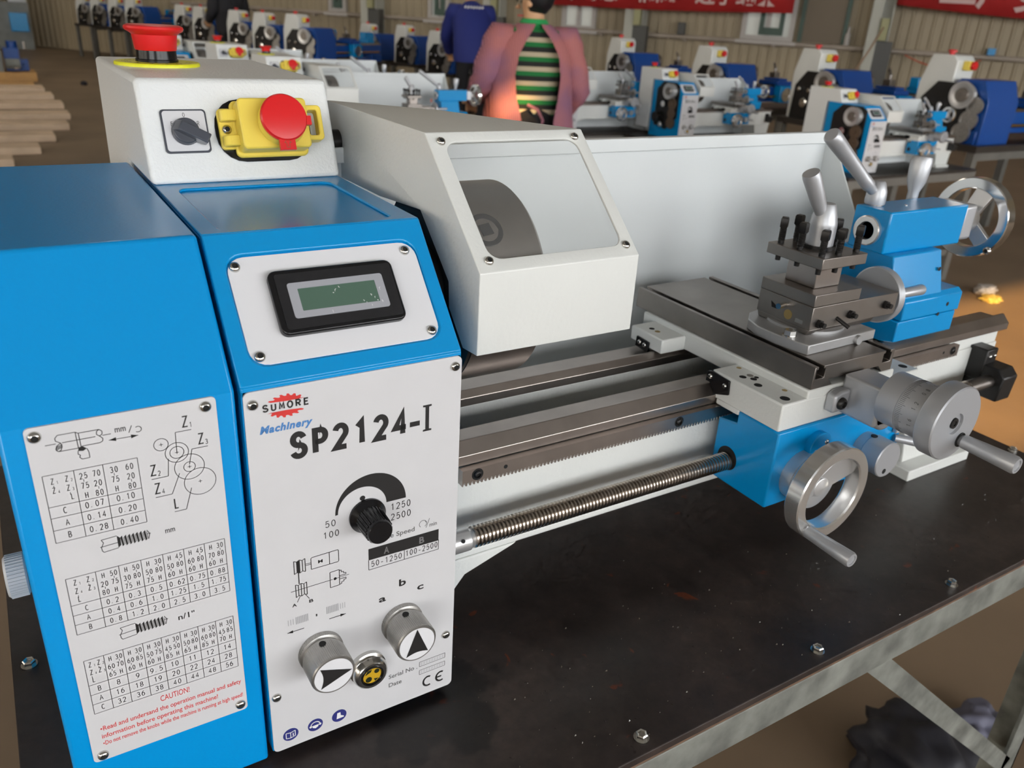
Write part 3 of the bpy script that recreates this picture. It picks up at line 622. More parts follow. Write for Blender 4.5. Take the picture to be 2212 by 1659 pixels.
# drive diagram
p.PL([(29.9, 133.8), (29.9, 141.4), (30.6, 142), (46.2, 142.4), (46.7, 141.8), (46.7, 134.4), (46.1, 133.8), (29.9, 133.8)], 0.35); p.L((41, 133.8), (41, 142.2), 0.35); p.T('M', 35.5, 136.7, 2.2, 2.8, bold=0.03)
def vee(p, x, z):
    for i in range(5):
        a = x + i * 1.65; hh = 4.6 - (0.9 if i % 2 else 0)
        p.L((a, z - hh), (a, z + hh), 0.4)
    for s_ in (1, -1): p.PL([(x + i * 1.65, z + s_ * (4.6 - (0.9 if i % 2 else 0))) for i in range(5)], 0.35)
vee(p, 19.8, 138.2); vee(p, 20, 121.4); p.L((26.6, 138.6), (29.9, 138.6), 0.3); p.L((26.6, 137.6), (29.9, 137.6), 0.3)
p.F([(21.4, 134), (23, 134), (23, 142.2), (21.4, 142.2)]); p.L((22.2, 134), (22.2, 126), 0.5)
p.L((17, 121.8), (42.5, 122), 0.3); p.PL([(40.9, 116.4), (40.9, 127.6), (46.7, 127.8), (46.7, 116.6), (40.9, 116.4)], 0.35)
p.D((44, 122), 1.0); p.L((44, 122), (52.8, 122.3), 0.25)
for s_ in (1, -1): p.PL([(46.7, 122 + s_ * 5), (48, 122 + s_ * 5), (48, 122 + s_ * 3.6), (49.4, 122 + s_ * 3.6), (49.4, 122 + s_ * 2.4), (50.8, 122 + s_ * 2.4), (50.8, 122 + s_ * 1.2), (46.7, 122 + s_ * 1.2)], 0.35)
p.L((22.4, 117.2), (20.4, 113.2), 0.3); p.L((25.5, 117.2), (27.8, 113.2), 0.3); p.T('A', 18.6, 110.6, 2.3, 2.8, bold=0.03); p.T('B', 28.8, 110.2, 2.3, 2.6, bold=0.03)
p.arrow((23.5, 92.6), (13.3, 92.6), 0.4, 3.4); p.arrow((39.2, 93.3), (49.8, 93.3), 0.4, 3.4); p.L((31.5, 98.4), (31.5, 100.2), 0.7)
p.T('a', 74.2, 93.2, 5.0, 4.8, bold=0.025); p.T('b', 88, 101, 5.4, 4.8, bold=0.025); p.T('c', 100.6, 93.4, 5.0, 4.6, bold=0.025)
for cx, e in ((107.2, 0), (117, 1)):
    p.O((cx, 11.8), 3.5, 1.1, ry=4.0, a0=60, a1=300, n=24)
    if e: p.L((cx - 3.4, 11.8), (cx + 0.6, 11.8), 1.0)
p.build('panel_print', 'ink', cp, smooth=0)
p = Print(FV)
p.T('Spindle Speed', 96.2, 140.1, 3.4, 29.0, 'R'); p.O((101.9, 143.6), 2.5, 0.3, a0=-60, a1=230); p.L((104, 140), (106.4, 146.4), 0.3); p.T('min', 111.6, 140.1, 3.0, 5.2, 'R'); p.arrow((103.6, 145.2), (104.2, 144), 0.3, 1.2)
p.T('Serial No .', 78, 26.6, 3.6, 21, 'L'); p.T('Date', 78, 19.3, 3.6, 9.4, 'L')
p.PL([(100.6, 27.4), (120, 27.4), (120, 31.4), (100.6, 31.4)], 0.3, True); p.PL([(100.6, 20.3), (120, 20.3), (120, 24.1), (100.6, 24.1)], 0.3, True)
p.build('grey_print', 'ink_soft', cp, smooth=0)
p = Print(FV)
for (x0, z0, flip) in ((14, 97.2, 1), (38, 97.6, 0)):
    for i in range(8): a = x0 + (5 if flip else 0) + i * 1.0; p.L((a, z0), (a, z0 + 5.4), 0.55)
    for i in range(3): a = x0 + (0.2 + i * 1.5 if flip else 8.6 + i * 1.4); p.L((a, z0 + 0.6), (a, z0 + 4.8), 0.35)
for z in (28.6, 29.9, 21.5, 22.8):
    for i in range(9): p.L((101.6 + i * 2, z), (102.8 + i * 2, z + 0.3), 0.35)
p.build('faint_print', 'ink_grey', cp, smooth=0)
p = Print(FV); p.T('A', 77.3, 129.6, 4.8, 3.6, bold=0.03); p.T('B', 101.2, 129.4, 4.8, 3.4, bold=0.03)
q = Print(FV)
for x in (10.7, 26.8, 42.9): q.D((x, 11.5), 5.0)
p.W = 0.16
p.PL([(7.7, 9.2), (7.7, 13.6), (10.6, 13), (13.6, 13.8), (13.6, 9.4), (10.6, 8.6), (7.7, 9.2)], 0.4); p.L((10.6, 8.6), (10.6, 13), 0.35); p.T('i', 12.2, 9.8, 2.6, 0.7, bold=0.03)
p.O((26.8, 11.6), 2.9, 0.5, ry=2.5, a0=-10, a1=190); p.F([(24.6, 11.3), (29, 11.3), (28.6, 9.6), (26.8, 8.6), (25, 9.6)]); p.D((23.7, 11), 0.9, 10); p.D((29.9, 11), 0.9, 10)
p.F([(41.6, 14.2), (43.8, 14.2), (43.9, 11.6), (46, 10.2), (46, 9.2), (41, 9.2)])
p.build('white_print', 'ink_white', cp, smooth=0); q.build('safety_icons', 'ink_navy', cp, smooth=0)
p = Print(FV)
gc = (21.4, 242.6); pts = []
for i in range(18):
    a = 2 * PI * i / 18
    for da, r in ((-0.10, 0.84), (0.02, 1.0), (0.12, 1.0), (0.13, 0.84)): pts.append((gc[0] + 11.2 * r * math.cos(a + da), gc[1] + 6.8 * r * math.sin(a + da)))
top = [q_ for q_ in pts if q_[1] > gc[1] + 2.5]; top.sort(key=lambda q_: -math.atan2(q_[1] - gc[1], q_[0] - gc[0]))
bot = [q_ for q_ in pts if q_[1] < gc[1] - 2.5]; bot.sort(key=lambda q_: math.atan2(q_[1] - gc[1], q_[0] - gc[0]))
def fan(p, arr, cen):
    for a, b_ in zip(arr[:-1], arr[1:]): p.F([cen, a, b_])
fan(p, top, (gc[0], gc[1] + 2.6)); fan(p, bot, (gc[0], gc[1] - 2.6)); p.build('logo_gear', 'ink_red', cp, smooth=0)
p = Print(FV); p.T('Machinery', 6.6, 228.6, 4.4, 28.6, 'L', bold=0.045, shear=0.25); p.build('logo_print', 'ink_blue', cp, smooth=0)
# speed knob
kb = MB().rev([(0, 11.4), (1.5, 11.4), (4.5, 8.6), (5, 8.2), (19.5, 7.7), (20.5, 7.2), (20.5, 0)], (65.2, -1, 161), '-y', 40).build('speed_knob', 'black_plastic', lathe)
g = MB()
for i in range(22):
    a = 2 * PI * i / 22; g.rod((65.2 + 8.2 * math.cos(a), -6, 161 + 8.2 * math.sin(a)), (65.2 + 7.7 * math.cos(a), -19, 161 + 7.7 * math.sin(a)), 0.75, 6)
g.build('grip_ribs', 'black_plastic', kb)
# feed knobs
for cx, cz, ang in ((32.6, 71.6, -90), (87.2, 72.5, 0)):
    kb = MB().rev([(0, 13.8), (3.6, 13.8), (4.2, 12.4), (6.6, 12.4), (7.2, 13.4), (23.2, 13.4), (24, 12.8), (24, 12.2), (23.6, 0)], (cx, -1, cz), '-y', 60).build('feed_knob', 'knurl', lathe)
    g = MB()
    for i in range(72):
        a = 2 * PI * i / 72; c_, s_ = math.cos(a), math.sin(a)
        g.rod((cx + 13.4 * c_, -8.6, cz + 13.4 * s_), (cx + 13.4 * c_, -23.8, cz + 13.4 * s_), 0.36, 4); g.rod((cx + 13.8 * c_, -1.2, cz + 13.8 * s_), (cx + 13.8 * c_, -4.4, cz + 13.8 * s_), 0.36, 4)
    g.build('knurling', 'knurl', kb)
    g = MB(); g.cyl((cx - 1.5, -11, cz + 12.2), 'z', 2.1, 1.75, 16); g.build('set_screw_hole', 'hole', kb)
    FK = frame((cx, -25.15, cz), (1, 0, 0), (0, 0, 1)); g = Print(FK); g.W = -0.1; g.D((0, 0), 12.0, 40); g.build('face_disc', 'display_plate', kb, smooth=0)
    g = Print(FK); ca, sa = math.cos(math.radians(ang)), math.sin(math.radians(ang))
    tri = [(0, 11.6), (7.6, -8.2)] + [(7.6 - 15.2 * i / 8, -8.2 + 1.7 * math.sin(PI * i / 8)) for i in range(1, 8)] + [(-7.6, -8.2)]
    tri = [(x * ca - y * sa, x * sa + y * ca) for x, y in tri]; cen = (0, 0); g.W = 0.05
    for i in range(len(tri)): g.F([cen, tri[i], tri[(i + 1) % len(tri)]])
    g.build('pointer', 'ink', kb, smooth=0)
# oil sight glass
oc = (62.6, 45.2)
sg = MB().rev([(0, 12.2), (3, 12.2), (4, 10.4), (6, 11.8), (9, 10.8), (10, 9.6), (10, 7.4), (8.2, 7.2)], (oc[0], -1, oc[1]), '-y', 36, closed=False).build('oil_sight_glass', 'screw_steel', lathe)
MB().rev([(0, 7.6), (1.2, 7.6), (1.4, 6.6), (0, 5.9)], (oc[0], -10.2, oc[1]), '-y', 30, closed=True).build('seal_ring', 'black_plastic', sg)
MB().cyl((oc[0], -9.6, oc[1]), '-y', 6.3, 0.9, 30).build('lens', 'amber_glass', sg)
g = Print(frame((oc[0], -10.52, oc[1]), (1, 0, 0), (0, 0, 1))); g.D((-2.4, -2.6), 2.2, 14); g.D((3.2, 2.6), 1.8, 14); g.F([(-5, 1.5), (-1, 3), (0, 5), (-3, 4.6)]); g.F([(1, -3), (4.4, -3.6), (2, -5.4)]); g.build('oil_trace', 'oil_dark', sg, smooth=0)
# --- control box on top of the headstock
eb = MB().prism([(191.9, 320.7), (217.7, 384.7), (406.6, 384.7), (406.6, 30), (287, 30), (287, 320.7)], 'x', -2.2, 126.5).build('control_box', 'cream_rough', lathe, bevel=3.2, seg=3)
rs = MB(FE); plate(rs, 10.0, 39.0, 20.0, 48.6, 2.5, 0, 1.6); rs = rs.build('rotary_switch', 'grey_plastic', lathe, bevel=0.3, smooth=0)
g = MB(FE); plate(g, 11.2, 37.8, 21.2, 47.4, 2, 1.6, 2.1); g.build('switch_face', 'switch_silver', rs, smooth=0)
g = Print(FE); g.W = 2.15; g.T('F', 16.3, 37.6, 3.0); g.T('0', 24.6, 43.2, 3.0); g.T('R', 33.0, 37.6, 3.0); g.build('switch_letters', 'ink_soft', rs, smooth=0)
g = MB(FE); g.cyl((24.2, 33.8, 2.1), 'z', 9.2, 4.0, 32, 8.2)
Mb = FE @ Matrix.Translation((24.2, 33.8, 0)) @ Matrix.Rotation(math.radians(-30), 4, 'Z'); g.M = Mb
g.prism([(-8.0, 2.1), (-8.0, 6), (-5, 11.5), (14.5, 12.5), (14.5, 5.0), (8, 2.1)], 'y', -3.4, 3.4); g.build('switch_handle', 'grey_plastic', rs, bevel=0.7)
# yellow stop switch
ys = MB(FE); plate(ys, 43.5, 109, 13, 55, 18, 0, 1.2); ys = ys.build('stop_switch', 'black_plastic', lathe, smooth=0)
g = MB(FE); plate(g, 54.4, 104.4, 15.2, 53.0, 4, 1.2, 5.5); plate(g, 56.2, 102.6, 17.6, 51.0, 3, 5.5, 20); g.build('yellow_cover', 'yellow_plastic', ys, bevel=1.2)
g = MB(FE); plate(g, 45.4, 56, 20.8, 48.0, 3, 1.2, 5.0)
g.M = FE
for s0, s1 in ((22, 29), (38.5, 46)): g.rev([(0, 4.2), (s1 - s0, 4.2)], (50.2, s0, 7.2), 'y', 16); g.box(50, 57, s0, s1, 6, 11.4)
g.build('hinge', 'yellow_plastic', ys, bevel=0.8)
screw(FE, 50.2, 33.8, 3.2, ys, 5.0)
g = MB(FE); g.rev([(0, 16.2), (4.5, 15.2), (6, 14)], (83.5, 34.6, 20), 'z', 36); g.build('button_collar', 'yellow_plastic', ys, bevel=0.5)
g = MB(FE); g.holed(rrect(101, 114.6, 23.6, 47.6, 3), [rrect(104.4, 111.2, 27, 44.2, 1.5)], 5, 14); g.build('latch_loop', 'yellow_plastic', ys, bevel=0.8)
g = MB(FE); g.rev([(0, 11), (6, 11), (7, 15.4), (9.5, 15.6), (11, 14.6), (11.8, 10), (12, 0)], (82.6, 35.0, 21), 'z', 40)
for i in range(12):
    a = random.random(); g.cyl((77.6 + (i % 4) * 3.4, 31 + (i // 4) * 3.6, 32.3), 'z', 0.35, 0.6, 8)
g.box(77, 87.6, 13.6, 24, 28.2, 31.0); g.box(96, 101, 30, 36, 27, 30.5)
g.build('red_button', 'red_plastic', ys, bevel=0.5)
g = Print(FE); g.W = 31.06; g.PL([(81.3, 15.2), (83.3, 15.2), (83.3, 18.2), (84.6, 18.2), (82.3, 21), (80, 18.2), (81.3, 18.2)], 0.25, True); g.build('tab_arrow', 'carton', ys, smooth=0)
# emergency stop
EC = (32.4, 327, 384.7)
es = MB().rev([(0, 30.6), (1.6, 30.6), (2.4, 30.0), (2.4, 0)], EC, 'z', 48).build('emergency_stop', 'yellow_disc', lathe)
g = Print(frame((EC[0], EC[1], 387.05), (1, 0, 0), (0, 1, 0)))
for i, ch in enumerate('EMERGENCY STOP'):
    a = math.radians(250 - i * 25.7); Mx = frame((EC[0] + 23 * math.cos(a), EC[1] + 23 * math.sin(a), 387.05), (math.sin(a), -math.cos(a), 0), (math.cos(a), math.sin(a), 0))
    if ch != ' ': g.M = Mx; g.T(ch, 0, -2.4, 5, bold=0.02)
g.build('disc_lettering', 'ink', es, smooth=0)
MB().rev([(2.4, 15.4), (4.2, 15.4), (4.6, 14.6), (11.5, 14.2), (11.5, 0)], EC, 'z', 36).build('stop_collar', 'black_plastic', es)
MB().rev([(10.6, 14.6), (11.4, 15.0), (21.5, 16.2), (22.5, 17.4), (24.2, 20.4), (25.8, 21.2), (27.2, 20.8), (28.3, 18.6), (28.0, 14), (27.4, 10), (27.6, 0)], EC, 'z', 48).build('mushroom_button', 'red_plastic', es)
# --- chuck and guard
ck = MB().rev([(0, 64), (1, 66.7), (50.5, 66.7), (53, 64.5), (53, 20), (48, 18), (48, 0)], (147, 88, 267), 'x', 72).build('chuck', 'chuck_steel', lathe, smooth=25)
MB().cyl((126, 88, 267), 'x', 28, 19, 48).rev([(0, 66.5), (2, 66.7)], (145.2, 88, 267), 'x', 60).build('flange_and_black_disc', 'black_iron', lathe)  # spindle flange, plus a black disc added to darken the guard cut-out
ka = Vector((0, -0.70, 0.714)).normalized()
kc = Vector((163, 88, 267))
g = MB(); g.rev([(58, 11.4), (66.9, 11.4), (67.2, 10.6), (66.6, 8.2), (62, 8.0)], kc, tuple(ka), 32); g.build('key_socket', 'black_iron', ck)
g = MB(); g.rev([(66.0, 5.4), (67.3, 5.4)], kc, tuple(ka), 4); g.build('square_hole', 'hole', ck, smooth=0)
side = [(11.6, 245), (30, 243.6), (50, 264), (51.4, 280.7), (93, 316.8), (160, 312), (236, 311), (300, 311), (300, 345), (262, 366), (87.6, 366), (11.6, 297)]
gd = MB(); gd.add([(143, y, z) for y, z in side], [tuple(range(len(side)))])
gd.add([(143, 11.6, 245), (262.6, 11.6, 245), (262.6, 11.6, 297), (143, 11.6, 297)], [(0, 1, 2, 3)])
gd.add([(143, 87.6, 366), (262.6, 87.6, 366), (206, 200, 366), (143, 262, 366)], [(0, 1, 2, 3)])
LG = math.hypot(76.0, 69.0); tmp = MB(FG); tmp.holed([(143, 0), (262.6, 0), (262.6, LG), (143, LG)], [rrect(153.6, 253.8, 8.8, 95.2, 9)], -2, 0)
nv = len(tmp.v) // 2; keep = [f for f in tmp.f if all(i < nv for i in f)]; k0 = len(gd.v); gd.v += tmp.v[:nv]; gd.f += [[i + k0 for i in f] for f in keep]
me = gd.mesh('chuck_guard'); bm = bmesh.new(); bm.from_mesh(me); bmesh.ops.remove_doubles(bm, verts=bm.verts[:], dist=2e-5); bmesh.ops.recalc_face_normals(bm, faces=bm.faces[:])
ctr = Vector((0.2, 0.1, 0.28))
if sum((f.calc_center_median() - ctr).dot(f.normal) * f.calc_area() for f in bm.faces) < 0: bmesh.ops.reverse_faces(bm, faces=bm.faces[:])
bm.to_mesh(me); bm.free()
gd = link('chuck_guard', me, 'cream', lathe, 0, 2, 30); so_ = gd.modifiers.new('sheet', 'SOLIDIFY'); so_.thickness = 0.002; so_.offset = -1
bv = gd.modifiers.new('bevel', 'BEVEL'); bv.width = 0.0019; bv.segments = 3; bv.limit_method = 'ANGLE'; bv.angle_limit = math.radians(32)
g = MB(FG); plate(g, 150, 257.5, 5.5, 98.5, 3, -4.2, -2.0); g.build('guard_window', 'acrylic', gd, smooth=0)
for u, v in ((151.6, 95.4), (253.6, 96.2), (151.8, 7.8), (255.2, 8.4)): screw(FG, u, v, 3.0, gd)
MB().rod((145, 240, 338), (127, 240, 338), 9, 20).build('guard_pivot', 'black_iron', lathe)
# --- bed
def foot_poly(pts): return pts
bd = MB()
bd.box(100, 833, 50, 62, 67, 147); bd.box(100, 833, 123.5, 155, 67, 150); bd.box(100, 833, 62, 123.5, 84, 90)
bd.box(100, 833, 46, 62, 67, 73)
bd.prism([(60, -8), (128, -8), (136, 22), (160, 52), (205, 67), (60, 67)], 'y', 45, 155)
bd.box(60, 100, 50, 155, 60, 147)
bd.box(706, 820, 33, 175, -8, 5); bd.prism([(716, 5), (826, 5), (833, 67), (700, 67)], 'y', 50, 155)
bd.box(690, 833, 48, 50.5, 67, 133)
bed = bd.build('bed', 'cream', lathe, bevel=1.6, seg=2)
fr = MB().prism([(46, 146.6), (46, 154), (54, 162), (56.2, 162), (61, 156.8), (80, 156), (80, 146.6)], 'x', 60, 842).build('front_way', 'ground_steel', lathe, bevel=0.4, smooth=20)
rr_ = MB().prism([(122, 150), (122, 157), (127, 162), (129.4, 162), (134.5, 156.6), (158, 156), (158, 150)], 'x', 60, 842).build('rear_way', 'ground_steel', lathe, bevel=0.4, smooth=20)
g = MB(); pts = [(152, 146), (742.5, 146), (742.5, 133.6)]; n = 188
for i in range(n): x = 742.5 - i * 3.14; pts += [(x - 0.5, 133.4), (x - 1.2, 136.0), (x - 1.95, 136.0), (x - 2.64, 133.4)]
pts.append((152, 133.6))
rk = g.prism(pts, 'y', 40, 46).build('gear_rack', 'ground_steel', lathe, smooth=0)
FR = frame((0, 40, 0), (1, 0, 0), (0, 0, 1))
for x in (164, 352, 530, 732):
    MB().rev([(0, 4.6), (0.15, 4.6)], (x, 39.95, 141), '-y', 24).build('counterbore', 'hole', rk); screw(FR, x, 141, 3.4, rk, -0.4, 'black')
for x in (187, 716): MB().cyl((x, 40, 141.3), '-y', 1.6, 0.1, 14).build('dowel_hole', 'hole', rk)
# lead screw with a real helical thread
g = MB(); R0, R1, PT = 6.1, 7.7, 3.1; nseg = 20; xs = []; rs_ = []
x = 150.0
while x < 745:
    for dx, r in ((0, R0), (0.22, R0), (0.42, R1), (0.80, R1)): xs.append(x + dx * PT * 1.0); rs_.append(r)
    x += PT
vs = []; fs = []
for k, (xx, r) in enumerate(zip(xs, rs_)):
    for j in range(nseg):
        a = 2 * PI * j / nseg; vs.append((xx + PT * (j / nseg if False else 0), 21.5 + r * math.cos(a), 103.5 + r * math.sin(a)))
for k in range(len(xs) - 1):
    for j in range(nseg): fs.append((k * nseg + j, k * nseg + (j + 1) % nseg, (k + 1) * nseg + (j + 1) % nseg, (k + 1) * nseg + j))
g.add(vs, fs); ls = g.build('lead_screw', 'screw_thread', lathe, smooth=50)
MB().rev([(0, 8.2), (34, 8.2), (35, 7.4), (38, 6.4)], (113, 21.5, 103.5), 'x', 28).build('screw_collar', 'satin_chrome', ls)
MB().cyl((140, 14.5, 108), (0, -0.8, 0.6), 1.4, 0.75, 12).build('pin_hole', 'hole', ls)
MB().rod((744, 21.5, 103.5), (790, 21.5, 103.5), 7.4, 24).build('screw_shank', 'slide_steel', ls)
bb = MB().prism([(8, 84), (6, 112), (14, 120), (30, 120), (50, 120), (50, 84)], 'x', 785, 812); bb.box(784.4, 805, 30, 50.5, 100.4, 136); bb.rev([(0, 11), (26, 11)], (786, 21.5, 103.5), 'x', 24)
bb = bb.build('screw_bracket', 'black_iron', lathe, bevel=1.5)
FB = frame((0, 30, 0), (1, 0, 0), (0, 0, 1)); screw(FB, 791, 128, 2.6, bb, 0); screw(FB, 800, 128, 2.2, bb, 0)
# --- saddle
sd = MB()
sd.box(396, 568, -22.5, 54, 151, 174.5)
sd.box(423.5, 531, -22.1, 178, 163.5, 181)
sd.box(396, 440, 118, 162, 163, 176.5); sd.box(516, 568, 118, 162, 163, 176.5)
sd.box(396, 568, 19, 45, 146.5, 152)
sd = sd.build('saddle', 'cream', lathe, bevel=1.4)
wp = MB().prism([(58.5, 163), (57, 172.4), (52, 173.4), (32.5, 172.2), (31.5, 160), (46, 155), (54, 163)], 'x', 394, 396).build('way_wiper', 'black_plastic', lathe, bevel=0.5)
FX = frame((394, 0, 0), (0, -1, 0), (0, 0, 1))
screw(FX, -53.5, 168.6, 2.2, wp); screw(FX, -36.5, 166.6, 2.2, wp)
wp = MB().prism([(134, 159), (134, 169), (151, 170), (152, 160)], 'x', 394, 396).build('way_wiper', 'black_plastic', lathe, bevel=0.5)
screw(FX, -139, 165, 2.2, wp); screw(FX, -146, 165.5, 2.2, wp)
for x, y, r, m_ in ((407.4, 31, 3.0, 'hole'), (415.5, 30.7, 2.8, 'slide_steel'), (412.6, 24, 2.8, 'hole'), (406.8, 13.7, 3.4, 'hole'), (407.3, -13.8, 4.0, 'hole'), (418.8, 46.5, 2.2, 'brass'), (419.4, -2.8, 2.2, 'brass'), (417.5, 25.5, 2.0, 'hole'), (559, -12, 3.8, 'hole')):
    MB().cyl((x, y, 174.5), 'z', r, 0.12, 20).build('screw_well' if m_ == 'hole' else 'oil_plug', m_, sd, smooth=0)
for y, m_ in ((146, 'hole'), (138, 'brass')): MB().cyl((407, y, 176.5), 'z', 2.6, 0.12, 18).build('screw_well' if m_ == 'hole' else 'oil_plug', m_, sd, smooth=0)
# --- apron
ap = MB().prism([(-24.5, 82.5), (-24.5, 151), (19, 151), (19, 140), (38.5, 137), (38.5, 82.5)], 'x', 396, 562).build('apron', 'blue_cast', lathe, bevel=1.5)
MB().cyl((396.05, 22, 105.5), '-x', 10.6, 0.2, 32).build('screw_bore', 'hole', ap, smooth=0)
bo = MB().rev([(0, 12.6), (5.5, 12.6), (6.2, 11.8), (6.2, 0)], (443, -24.5, 131), '-y', 36).build('gear_boss', 'blue_cast', lathe)
FA = frame((0, -30.7, 0), (1, 0, 0), (0, 0, 1))
screw(FA, 438, 127.5, 2.4, bo, -0.6); screw(FA, 449, 134.5, 2.4, bo, -0.6)
# carriage handwheel
def handwheel(center, ax, ro, ri, w, hub_r, hub_back, name, m_rim, spokes):
    """rim whose front face lies at center; the hub runs back along -ax"""
    c = Vector(center); d = AX[ax]
    prof = [(0, ro - 1), (-1, ro), (-w + 1, ro), (-w, ro - 1), (-w, ri + 1), (-w + 1, ri), (-1.2, ri), (0, ri + 1.2)]
    rim = MB().rev(prof, c, ax, 72, closed=True).build(name, m_rim, lathe, smooth=40)
    hb = MB().rev([(-hub_back, hub_r), (-w - 4, hub_r * 0.9), (-w + 2, hub_r * 0.62), (-w + 4, 0)], c, ax, 32)
    for r_, h0, h1 in spokes:
        r_ = Vector(r_).normalized(); t_ = d.cross(r_)
        pts = []
        for rr2, hw, t0, t1 in ((hub_r * 0.4, h0, -w - 5, -w + 1), (ri + 1.5, h1, -w + 1.5, -w + 7)):
            for s_ in (-1, 1):
                for tt in (t0, t1): pts.append(c + r_ * rr2 + t_ * hw * s_ + d * tt)
        hb.add(pts, [(0, 1, 3, 2), (4, 6, 7, 5), (0, 4, 5, 1), (2, 3, 7, 6), (0, 2, 6, 4), (1, 5, 7, 3)])
    hb.build('wheel_hub', 'satin_chrome', rim, bevel=0.5)
    return rim
def crank(p, ax, L, r, rim, name='crank_handle'):
    MB().rev([(0, r * 0.72), (2, r * 0.8), (3, r * 0.95), (L * 0.6, r * 1.1), (L - 2, r * 1.2), (L, r * 1.05), (L, r * 0.8), (L - 1, r * 0.75), (L - 1, 0)], p, ax, 24).build(name, 'cast_aluminium', rim)
HW = (429, -61, 107)
dl = MB().rev([(0, 21), (10, 21), (10.4, 20.4), (10.8, 21.2), (20, 21.2), (21, 19)], (HW[0], -24.5, HW[2]), '-y', 48).build('feed_dial', 'satin_chrome', lathe)
g = MB()
for i in range(60):
    a = 2 * PI * i / 60; L = 5 if i % 5 == 0 else 3; c_, s_ = math.cos(a), math.sin(a)
    g.rod((HW[0] + 21.2 * c_, -35.6, HW[2] + 21.2 * s_), (HW[0] + 21.2 * c_, -35.6 - L, HW[2] + 21.2 * s_), 0.16, 4)
g.build('dial_marks', 'ink', dl)
rim = handwheel(HW, '-y', 40.5, 30.4, 14, 13, 19, 'carriage_handwheel', 'polished', [((0.75, 0, 0.66), 9, 15), ((-1, 0, 0.25), 8, 8)])
crank((404.5, -60, 81), '-y', 44, 5.2, rim)
FHW = frame((HW[0], -46, HW[2]), (1, 0, 0), (0, 0, 1)); screw(FHW, 0, 0, 3.6, rim, 0.6)
# half-nut knob
kn = MB().rev([(0, 15), (8, 15), (9, 16), (25, 16), (25.8, 15.2), (25.8, 0)], (510, -24.5, 112), '-y', 40).build('half_nut_knob', 'cast_aluminium', lathe)
MB().cyl((508, -50.2, 102), '-y', 2.4, 0.25, 16).build('pin_hole', 'hole', kn); MB().cyl((508, -34, 127.3), 'z', 2.8, 0.9, 16).build('pin_hole', 'hole', kn)
MB().box(548, 558, -29, -24.5, 118, 134).build('lock_block', 'cast_aluminium', lathe, bevel=1)
MB().rev([(0, 3.5), (30, 4.6)], (552, -26, 112), (0.7, -0.5, -0.1), 16).build('lock_lever', 'cast_aluminium', lathe)
# cross slide
cs = MB().prism([(426.5, 181), (427.2, 200), (431, 200), (431, 197.5), (429, 197.5), (429, 189.5), (439.5, 189.5), (439.5, 197.5), (437.5, 197.5), (437.5, 200), (514, 200), (514, 197.5), (512, 197.5), (512, 189.5), (522.5, 189.5), (522.5, 197.5), (520.5, 197.5), (520.5, 200), (525.8, 200), (526.5, 181), (515, 181), (508, 187), (446, 187), (452, 181)], 'y', -21, 194).build('cross_slide', 'slide_steel', lathe, bevel=0.4, smooth=20)
MB().cyl((476, 72, 200), 'z', 1.2, 0.1, 12).build('oil_hole', 'hole', cs); MB().cyl((452, 57, 200), 'z', 5.2, 0.1, 20).build('oil_hole', 'hole', cs)
bk = MB(); bk.box(463, 492, -58, -22.5, 156, 189.5); bk.rev([(-2, 14.5), (33, 14.5)], (477.5, -25, 166), '-y', 40); bk.prism([(445, 161), (445, 176), (452, 179), (463, 179), (463, 161)], 'y', -32, -22.5)
bk = bk.build('cross_feed_bracket', 'cast_aluminium', lathe, bevel=2.2, seg=3)
screw(frame((0, -32, 0), (1, 0, 0), (0, 0, 1)), 453, 169, 5.2, bk, 0, 'black')
cd_ = MB().rev([(0, 21.5), (16, 21.5), (16.4, 20.8), (16.8, 21.5), (36, 21.5), (37, 20)], (477.5, -58, 181), '-y', 48).build('cross_feed_dial', 'cast_aluminium', lathe)
g = MB()
for i in range(100):
    a = 2 * PI * i / 100; L = 6 if i % 5 == 0 else 4; c_, s_ = math.cos(a), math.sin(a)
    g.rod((477.5 + 21.5 * c_, -75.4, 181 + 21.5 * s_), (477.5 + 21.5 * c_, -75.4 - L, 181 + 21.5 * s_), 0.13, 4)
g.build('dial_marks', 'ink', cd_)
g = Print()
for k, (t, adeg) in enumerate((('0.8', 118), ('1.2', 154), ('1.6', 190), ('0.4', 82))):
    a = math.radians(adeg); rad = Vector((math.cos(a), 0, math.sin(a))); g.M = frame(tuple(Vector((477.5, -88, 181)) + rad * 21.55), (math.sin(a), 0, -math.cos(a)), (0, 1, 0)); g.T(t, 0, -1.6, 3.4)
g.build('dial_numbers', 'ink_soft', cd_, smooth=0)
wheel = MB().rev([(0, 20), (0.5, 28.6), (1.5, 29.2), (13.6, 29.2), (14.6, 28.2), (14.6, 8.4), (12.5, 8.2), (12.5, 0)], (477.5, -96, 182), '-y', 64).build('cross_feed_wheel', 'cast_aluminium', lathe)
MB().rev([(0, 4.4), (1.2, 4.2), (1.3, 2.2), (0.5, 2.0), (0.5, 0)], (477.5, -108.6, 182), '-y', 24).build('centre_screw', 'black_iron', wheel)
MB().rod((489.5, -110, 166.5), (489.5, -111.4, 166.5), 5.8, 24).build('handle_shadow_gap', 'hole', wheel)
crank((489.5, -111, 166.5), '-y', 43, 5.6, wheel)
